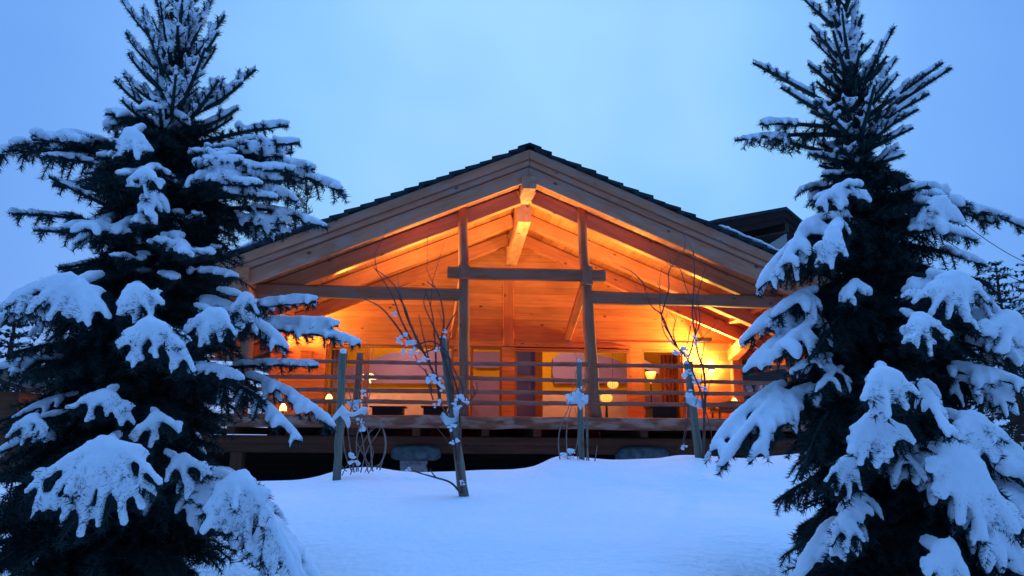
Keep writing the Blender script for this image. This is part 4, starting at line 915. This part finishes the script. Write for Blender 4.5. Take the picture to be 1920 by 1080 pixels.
def far_spruce(px, ytop, ybot, D, half, label, seed):
    A = Spruce(seed); rr = A.r; top = T(px, ytop, D); x, y = top.x, top.y; z0 = T(px, ybot, D).z; H = top.z - z0; Wd = half / FPX * D
    nl = max(10, int(H / .32))
    for i in range(nl):
        t = (i + .5) / nl; h = top.z - H * t; ln = Wd * (.12 + .88 * t) * 1.0; a0 = rr.uniform(0, 6)
        for k in range(6):
            az = a0 + k * 1.047 + rr.uniform(-.2, .2); l = ln * rr.uniform(.7, 1.15); b = Vector((x, y, h)); up = .35 - .7 * t
            tip = b + Vector((math.cos(az) * l, math.sin(az) * l, l * up)); A.branch(b, tip, .12, Wd * .32, .3, .05 * rr.uniform(.4, 1.0), .15, .30, inner=.2, sub=0)
    A.finish('distant_spruce', (x, y, 0.2), top, .25, label, voxel=.06, dens=60, nl=.1, nw=.03, merge=True, group='distant spruces')
far_spruce(1866, 490, 760, 32, 95, 'distant snow dusted spruce left of the cable crossing, at the right edge', 41)
far_spruce(1925, 475, 760, 27, 85, 'distant snow dusted spruce cut by the right edge of the picture', 42)

far_spruce(30, 585, 800, 24, 130, 'dark distant spruce low behind the left edge of the left spruce', 43)
far_spruce(1890, 610, 830, 20, 150, 'dark distant spruce low behind the right edge of the right spruce', 44)

# bare larch tops behind the roof
def bare_tree(px, pyt, D, label, seed):
    rr = random.Random(seed); b = T(px, pyt, D); t = empty('bare_larch', (b.x, b.y, .2), 0, label, 'tree'); mb = MB(); m2 = MB(); H = b.z - .2
    mb.tube([(0, 0, 0), (.05, 0, H * .5), (0, 0, H)], [.2, .1, .015], 6); mb.build('trunk', M_BARK, t)
    for k in range(150):
        z = H * (1 - .55 * rr.random() ** 1.3); a = rr.uniform(0, 6.28); l = (H - z) * .22 + .25; d = Vector((math.cos(a), math.sin(a), .35)) * l * rr.uniform(.6, 1.1)
        p = Vector((0, 0, z)); m2.tube([p, p + d * .5, p + d], [.02, .014, .006], 4)
        for q in range(4):
            s_ = p + d * rr.uniform(.3, 1); m2.tube([s_, s_ + Vector((rr.uniform(-.2, .2), rr.uniform(-.2, .2), rr.uniform(.1, .35)))], [.01, .005], 3)
    m2.build('crown', M_BARK, t)
bare_tree(577, 350, 34, 'thin bare larch top peeking over the left roof slope', 3)
bare_tree(556, 366, 36, 'faint smaller bare larch top left of the taller one over the roof', 6)
# overhead cables on the right
def cable(a, b, label):
    A, Bv = T(*a), T(*b); mb = MB(); pts = []
    for k in range(13): q = k / 12; pts.append(A * (1 - q) + Bv * q - Vector((0, 0, 1.6 * q * (1 - q))))
    mb.tube(pts, .014, 5); o = mb.build('overhead_cable', M_BLACK); tag(o, label, 'cable', 'overhead cables right of the right spruce')
cable((1770, 448, 24), (2000, 545, 30), 'lower dark overhead cable crossing the sky at the right edge')
cable((1790, 405, 24), (2000, 515, 30), 'upper dark overhead cable crossing the sky at the right edge')

# ------------------------------------------------------------------ stakes, ties and bare shrubs
def stake(base, top, r0, r1, label, D, ties=(), cap=True, seed=1):
    b = T(*base, D); tt = T(*top, D); b.z = min(b.z, gz(b.x, b.y)) - .05
    t = empty('wooden_stake', b, 0, label, 'stake', 'stakes standing in the snow')
    o = log('stake_pole', (0, 0, 0), tt - b, r0, r1, M_STAKE, par=t, seg=10, bow=.006, seed=seed, n=9)
    mb = MB(); mb.blob(tt - b + Vector((0, 0, .005)), r1 * 1.1, seed, 1, 1, .7)
    mb.build('snow_cap', M_TSNOW, t, True)
    for pix in ties:
        mb = MB(); P = [T(a[0], a[1], D - .07 - (a[3] if len(a) > 3 else 0)) - b for a in pix]; W_ = [a[2] / FPX * D for a in pix]
        n = len(P); vs = []
        for p, w in zip(P, W_):
            for k in range(8):
                an = k * math.pi / 4; vs.append(p + Vector((math.cos(an) * .018, -abs(math.cos(an)) * .01 + math.sin(an) * .022, math.sin(an + .4) * w / 2)))
        fs = [(i * 8 + k, i * 8 + (k + 1) % 8, (i + 1) * 8 + (k + 1) % 8, (i + 1) * 8 + k) for i in range(n - 1) for k in range(8)] + [tuple(range(7, -1, -1)), tuple((n - 1) * 8 + k for k in range(8))]
        mb.add(vs, fs); mb.build('cloth_tie', M_FABRIC, t, True)
    return t
stake((632, 892), (643, 660), .052, .048, 'straight grey stake left of the railing with a white cloth tie', 9.5,
      ties=[[(621, 790, 14), (632, 777, 18), (640, 769, 22, .02), (648, 778, 20), (655, 797, 14)], [(650, 776, 10), (664, 777, 9, -.1), (678, 769, 14, -.15), (687, 771, 16, -.15)]])
stake((871, 925), (830, 634), .054, .036, 'tall leaning grey stake tied to the dark forked sapling', 7.9,
      ties=[[(829, 778, 12, -.06), (838, 790, 16), (846, 790, 13), (857, 786, 10)], [(852, 763, 24, .0), (858, 775, 26, .02)]], seed=2)
stake((1091, 870), (1086, 678), .042, .034, 'short thin stake in the middle bound with a snowy knot', 10.2,
      ties=[[(1064, 752, 14), (1072, 746, 24), (1084, 745, 26, .03), (1094, 752, 22, .02), (1101, 748, 18)], [(1084, 752, 14, .04), (1089, 764, 10, .03)]], seed=3)
stake((1312, 858), (1288, 682), .058, .048, 'leaning grey stake at the right with a snowy white tie', 10.2,
      ties=[[(1286, 745, 20), (1296, 750, 22, .02), (1308, 756, 18, .02), (1322, 760, 16)]], seed=4)

def shrub(label, base, D, stems, mat, r=.008, clumps=(), twig=0, seed=0, name='bare_shrub', trunk=None):
    rr = random.Random(seed); b = T(*base, D); b.z = gz(b.x, b.y) - .04; t = empty(name, b, 0, label, 'shrub'); mb = MB(); sm = MB()
    for st_ in stems:
        pr = st_[0] if not isinstance(st_[0], tuple) else 1; pix = st_[1:] if pr != 1 or not isinstance(st_[0], tuple) else st_
        P = []
        dd = rr.uniform(-.12, .12)
        for i, a in enumerate(pix):
            D_ = D + dd * i / max(1, len(pix) - 1) + (a[2] if len(a) > 2 else 0); P.append(T(a[0], a[1], D_) - b)
        # smooth with Catmull-Rom
        Q = []
        for i in range(len(P) - 1):
            p0, p1, p2, p3 = P[max(i - 1, 0)], P[i], P[i + 1], P[min(i + 2, len(P) - 1)]
            for k in range(5):
                q = k / 5; Q.append(.5 * ((2 * p1) + (p2 - p0) * q + (2 * p0 - 5 * p1 + 4 * p2 - p3) * q * q + (3 * p1 - p0 - 3 * p2 + p3) * q ** 3))
        Q.append(P[-1]); n = len(Q); mb.tube(Q, [r * pr * (1 - .65 * i / n) for i in range(n)], 5)
        if twig:
            for k in range(int(twig * n / 5)):
                i = rr.randrange(n // 3, n - 1); d = (Q[i + 1] - Q[i]).normalized(); s_ = Vector((rr.uniform(-1, 1), rr.uniform(-.6, .6), rr.uniform(0, .8)))
                l = rr.uniform(.12, .4); mb.tube([Q[i], Q[i] + (d + s_ * .6) * l * .5, Q[i] + (d * .8 + s_ + Vector((0, 0, .3))) * l], [r * .45, r * .35, r * .2], 4)
    mb.build('stems', mat, t, True)
    for i, c in enumerate(clumps):
        px, py, rp = c; R_ = rp / FPX * D; q = T(px, py, D - .03) - b
        for k in range(6): sm.blob(q + Vector((rr.uniform(-.9, .9) * R_, rr.uniform(-.2, .2) * R_, rr.uniform(-.8, .8) * R_)), R_ * rr.uniform(.2, .5), seed * 50 + i * 7 + k, rr.uniform(.6, 1.7), .8, rr.uniform(.5, 1.1))
    if clumps: sm.build('snow_clumps', M_TSNOW, t, True)
    return t
# loops of stems around the left stake
shrub('bundle of looped pale stems tied beside the straight left stake', (680, 886), 9.7,
      [(1.2, (660, 885), (646, 845), (645, 800), (660, 760), (664, 720), (658, 700)), (1.1, (664, 886), (655, 830), (652, 790), (662, 760)), (1, (672, 884), (668, 830), (676, 780), (672, 730), (690, 690)),
       (1, (690, 885), (682, 840), (676, 790), (684, 750), (680, 715), (672, 690)), (1.3, (698, 882), (694, 830), (684, 790), (676, 770)), (1, (706, 880), (722, 850), (722, 815), (708, 792), (690, 786)),
       (1, (676, 886), (690, 840), (712, 805), (704, 790)), (1, (668, 885), (672, 850), (690, 815), (706, 800)), (1, (712, 882), (722, 838), (716, 800), (700, 788)), (1, (700, 884), (680, 850), (668, 820), (690, 790)),
       (.8, (684, 886), (700, 850), (690, 820), (700, 795)), (.8, (650, 884), (640, 872), (636, 850)), (.8, (641, 892), (650, 874), (662, 868)), (.8, (657, 890), (664, 872), (672, 862)), (.8, (690, 888), (700, 876), (718, 868)),
       (.9, (662, 770), (655, 735), (648, 712)), (.9, (682, 770), (694, 735), (688, 700), (682, 680))],
      M_TWIGP, .009, [(661, 760, 9), (670, 757, 8), (682, 800, 8), (661, 860, 9), (667, 866, 7), (684, 738, 7), (676, 790, 7), (655, 756, 6)], .3, 1)
# forked sapling by the leaning stake
shrub('dark forked sapling with long bare twigs beside the leaning stake', (866, 925), 7.8,
      [(2.0, (868, 925), (858, 870), (847, 820), (838, 780), (824, 755)), (1.7, (824, 757), (822, 720), (808, 690), (795, 662), (775, 645), (758, 632)), (1.3, (758, 632), (735, 600), (712, 575), (682, 560)), (1.2, (775, 645), (752, 600), (738, 560), (720, 528), (700, 500)),
       (1.6, (790, 655), (770, 610), (758, 575), (745, 555)), (1.2, (795, 662), (765, 600), (752, 560), (735, 530), (705, 505)), (1.9, (858, 870), (862, 820), (862, 780), (858, 735), (848, 700), (842, 680)), (1.3, (858, 760), (868, 730), (850, 690), (838, 660)),
       (1.5, (848, 740), (838, 690), (826, 650), (832, 610), (830, 580), (820, 545), (800, 528)), (1.3, (824, 755), (818, 700), (816, 650), (812, 600), (806, 570), (797, 545)), (1, (808, 690), (796, 640), (785, 590)), (1, (826, 640), (812, 610), (795, 570), (800, 545)),
       (1.1, (836, 620), (846, 600), (856, 585)), (1.2, (838, 780), (850, 740), (846, 700), (840, 650), (850, 610)), (1, (795, 662), (820, 655), (845, 675)), (1, (780, 648), (810, 640), (838, 660), (850, 690)), (.9, (810, 735), (800, 700), (786, 685), (778, 665)),
       (.9, (812, 750), (803, 720), (798, 690)), (1.2, (866, 770), (880, 752), (894, 735), (893, 715)), (1, (880, 752), (890, 738), (884, 718)), (1.3, (864, 925), (845, 905), (815, 895), (790, 888), (765, 880)), (.8, (818, 896), (810, 886), (806, 878))],
      M_TWIG, .010, [(752, 634, 11), (764, 650, 13), (776, 662, 10), (794, 672, 9), (810, 708, 10), (818, 716, 9), (826, 728, 8), (820, 757, 9), (846, 800, 9), (852, 826, 8), (861, 748, 8), (858, 762, 9), (873, 754, 6), (822, 656, 6), (834, 620, 5), (764, 880, 6), (739, 588, 6), (867, 905, 5)], .3, 2, 'bare_sapling')
# middle shrub: looped stems around the short stake
shrub('thin looped stems tied round the short middle stake', (1076, 866), 10.1,
      [(1.1, (1050, 862), (1047, 830), (1052, 795), (1066, 765), (1072, 735), (1080, 700), (1088, 672)), (1.1, (1064, 862), (1062, 815), (1068, 775), (1078, 745), (1082, 715)), (1, (1066, 858), (1080, 840), (1084, 800), (1078, 765)),
       (1.1, (1100, 866), (1102, 820), (1100, 775), (1096, 745), (1101, 700), (1108, 668), (1106, 640)), (1, (1104, 866), (1100, 820), (1098, 770), (1092, 740), (1100, 690)), (1, (1115, 866), (1120, 835)), (.9, (1084, 866), (1082, 850)), (.9, (1095, 866), (1092, 852)), (1, (1066, 870), (1066, 855), (1060, 848)), (1, (1066, 857), (1074, 850), (1078, 842))],
      M_TWIGP, .009, [(1064, 851, 9), (1072, 852, 6), (1070, 748, 10), (1099, 745, 8), (1086, 730, 5)], .2, 3)
# right shrub
shrub('dark bare shrub with tall spreading twigs beside the right stake', (1308, 858), 10.1,
      [(2.4, (1318, 860), (1320, 815), (1320, 770), (1314, 735), (1302, 705), (1290, 675), (1270, 652)), (1.8, (1270, 652), (1255, 625), (1240, 590), (1222, 575), (1210, 545)), (1.3, (1210, 545), (1205, 530), (1185, 510), (1165, 500)), (1.3, (1240, 592), (1246, 570), (1254, 540), (1254, 510), (1266, 490), (1285, 465)),
       (1.2, (1268, 650), (1250, 632), (1242, 612), (1240, 590)), (1.1, (1258, 630), (1246, 610), (1238, 580), (1238, 545), (1232, 530)), (1.3, (1290, 675), (1300, 640), (1306, 600), (1298, 570), (1285, 535), (1275, 505), (1260, 500)), (2, (1322, 770), (1322, 720), (1318, 690), (1308, 660), (1303, 625), (1298, 590), (1300, 555), (1302, 510), (1300, 470)),
       (1.2, (1304, 628), (1312, 600), (1308, 560), (1315, 525), (1325, 495)), (1.1, (1270, 650), (1262, 625), (1266, 600), (1255, 585)), (1, (1295, 610), (1290, 640), (1284, 660)), (1.1, (1314, 680), (1318, 660), (1322, 640)), (1, (1316, 700), (1312, 730), (1304, 760)),
       (1, (1284, 745), (1286, 790), (1280, 830), (1286, 800)), (1, (1290, 760), (1288, 800), (1282, 835)), (1, (1322, 770), (1332, 800), (1335, 830)), (.9, (1310, 640), (1325, 625), (1340, 610)), (.9, (1322, 750), (1328, 730), (1330, 715))],
      M_TWIG, .009, [(1276, 658, 9), (1284, 662, 9), (1268, 660, 7), (1303, 645, 6), (1303, 634, 5), (1290, 700, 9), (1304, 712, 8), (1318, 728, 6), (1292, 738, 8), (1284, 838, 6), (1336, 832, 5), (1258, 640, 4)], .5, 4)
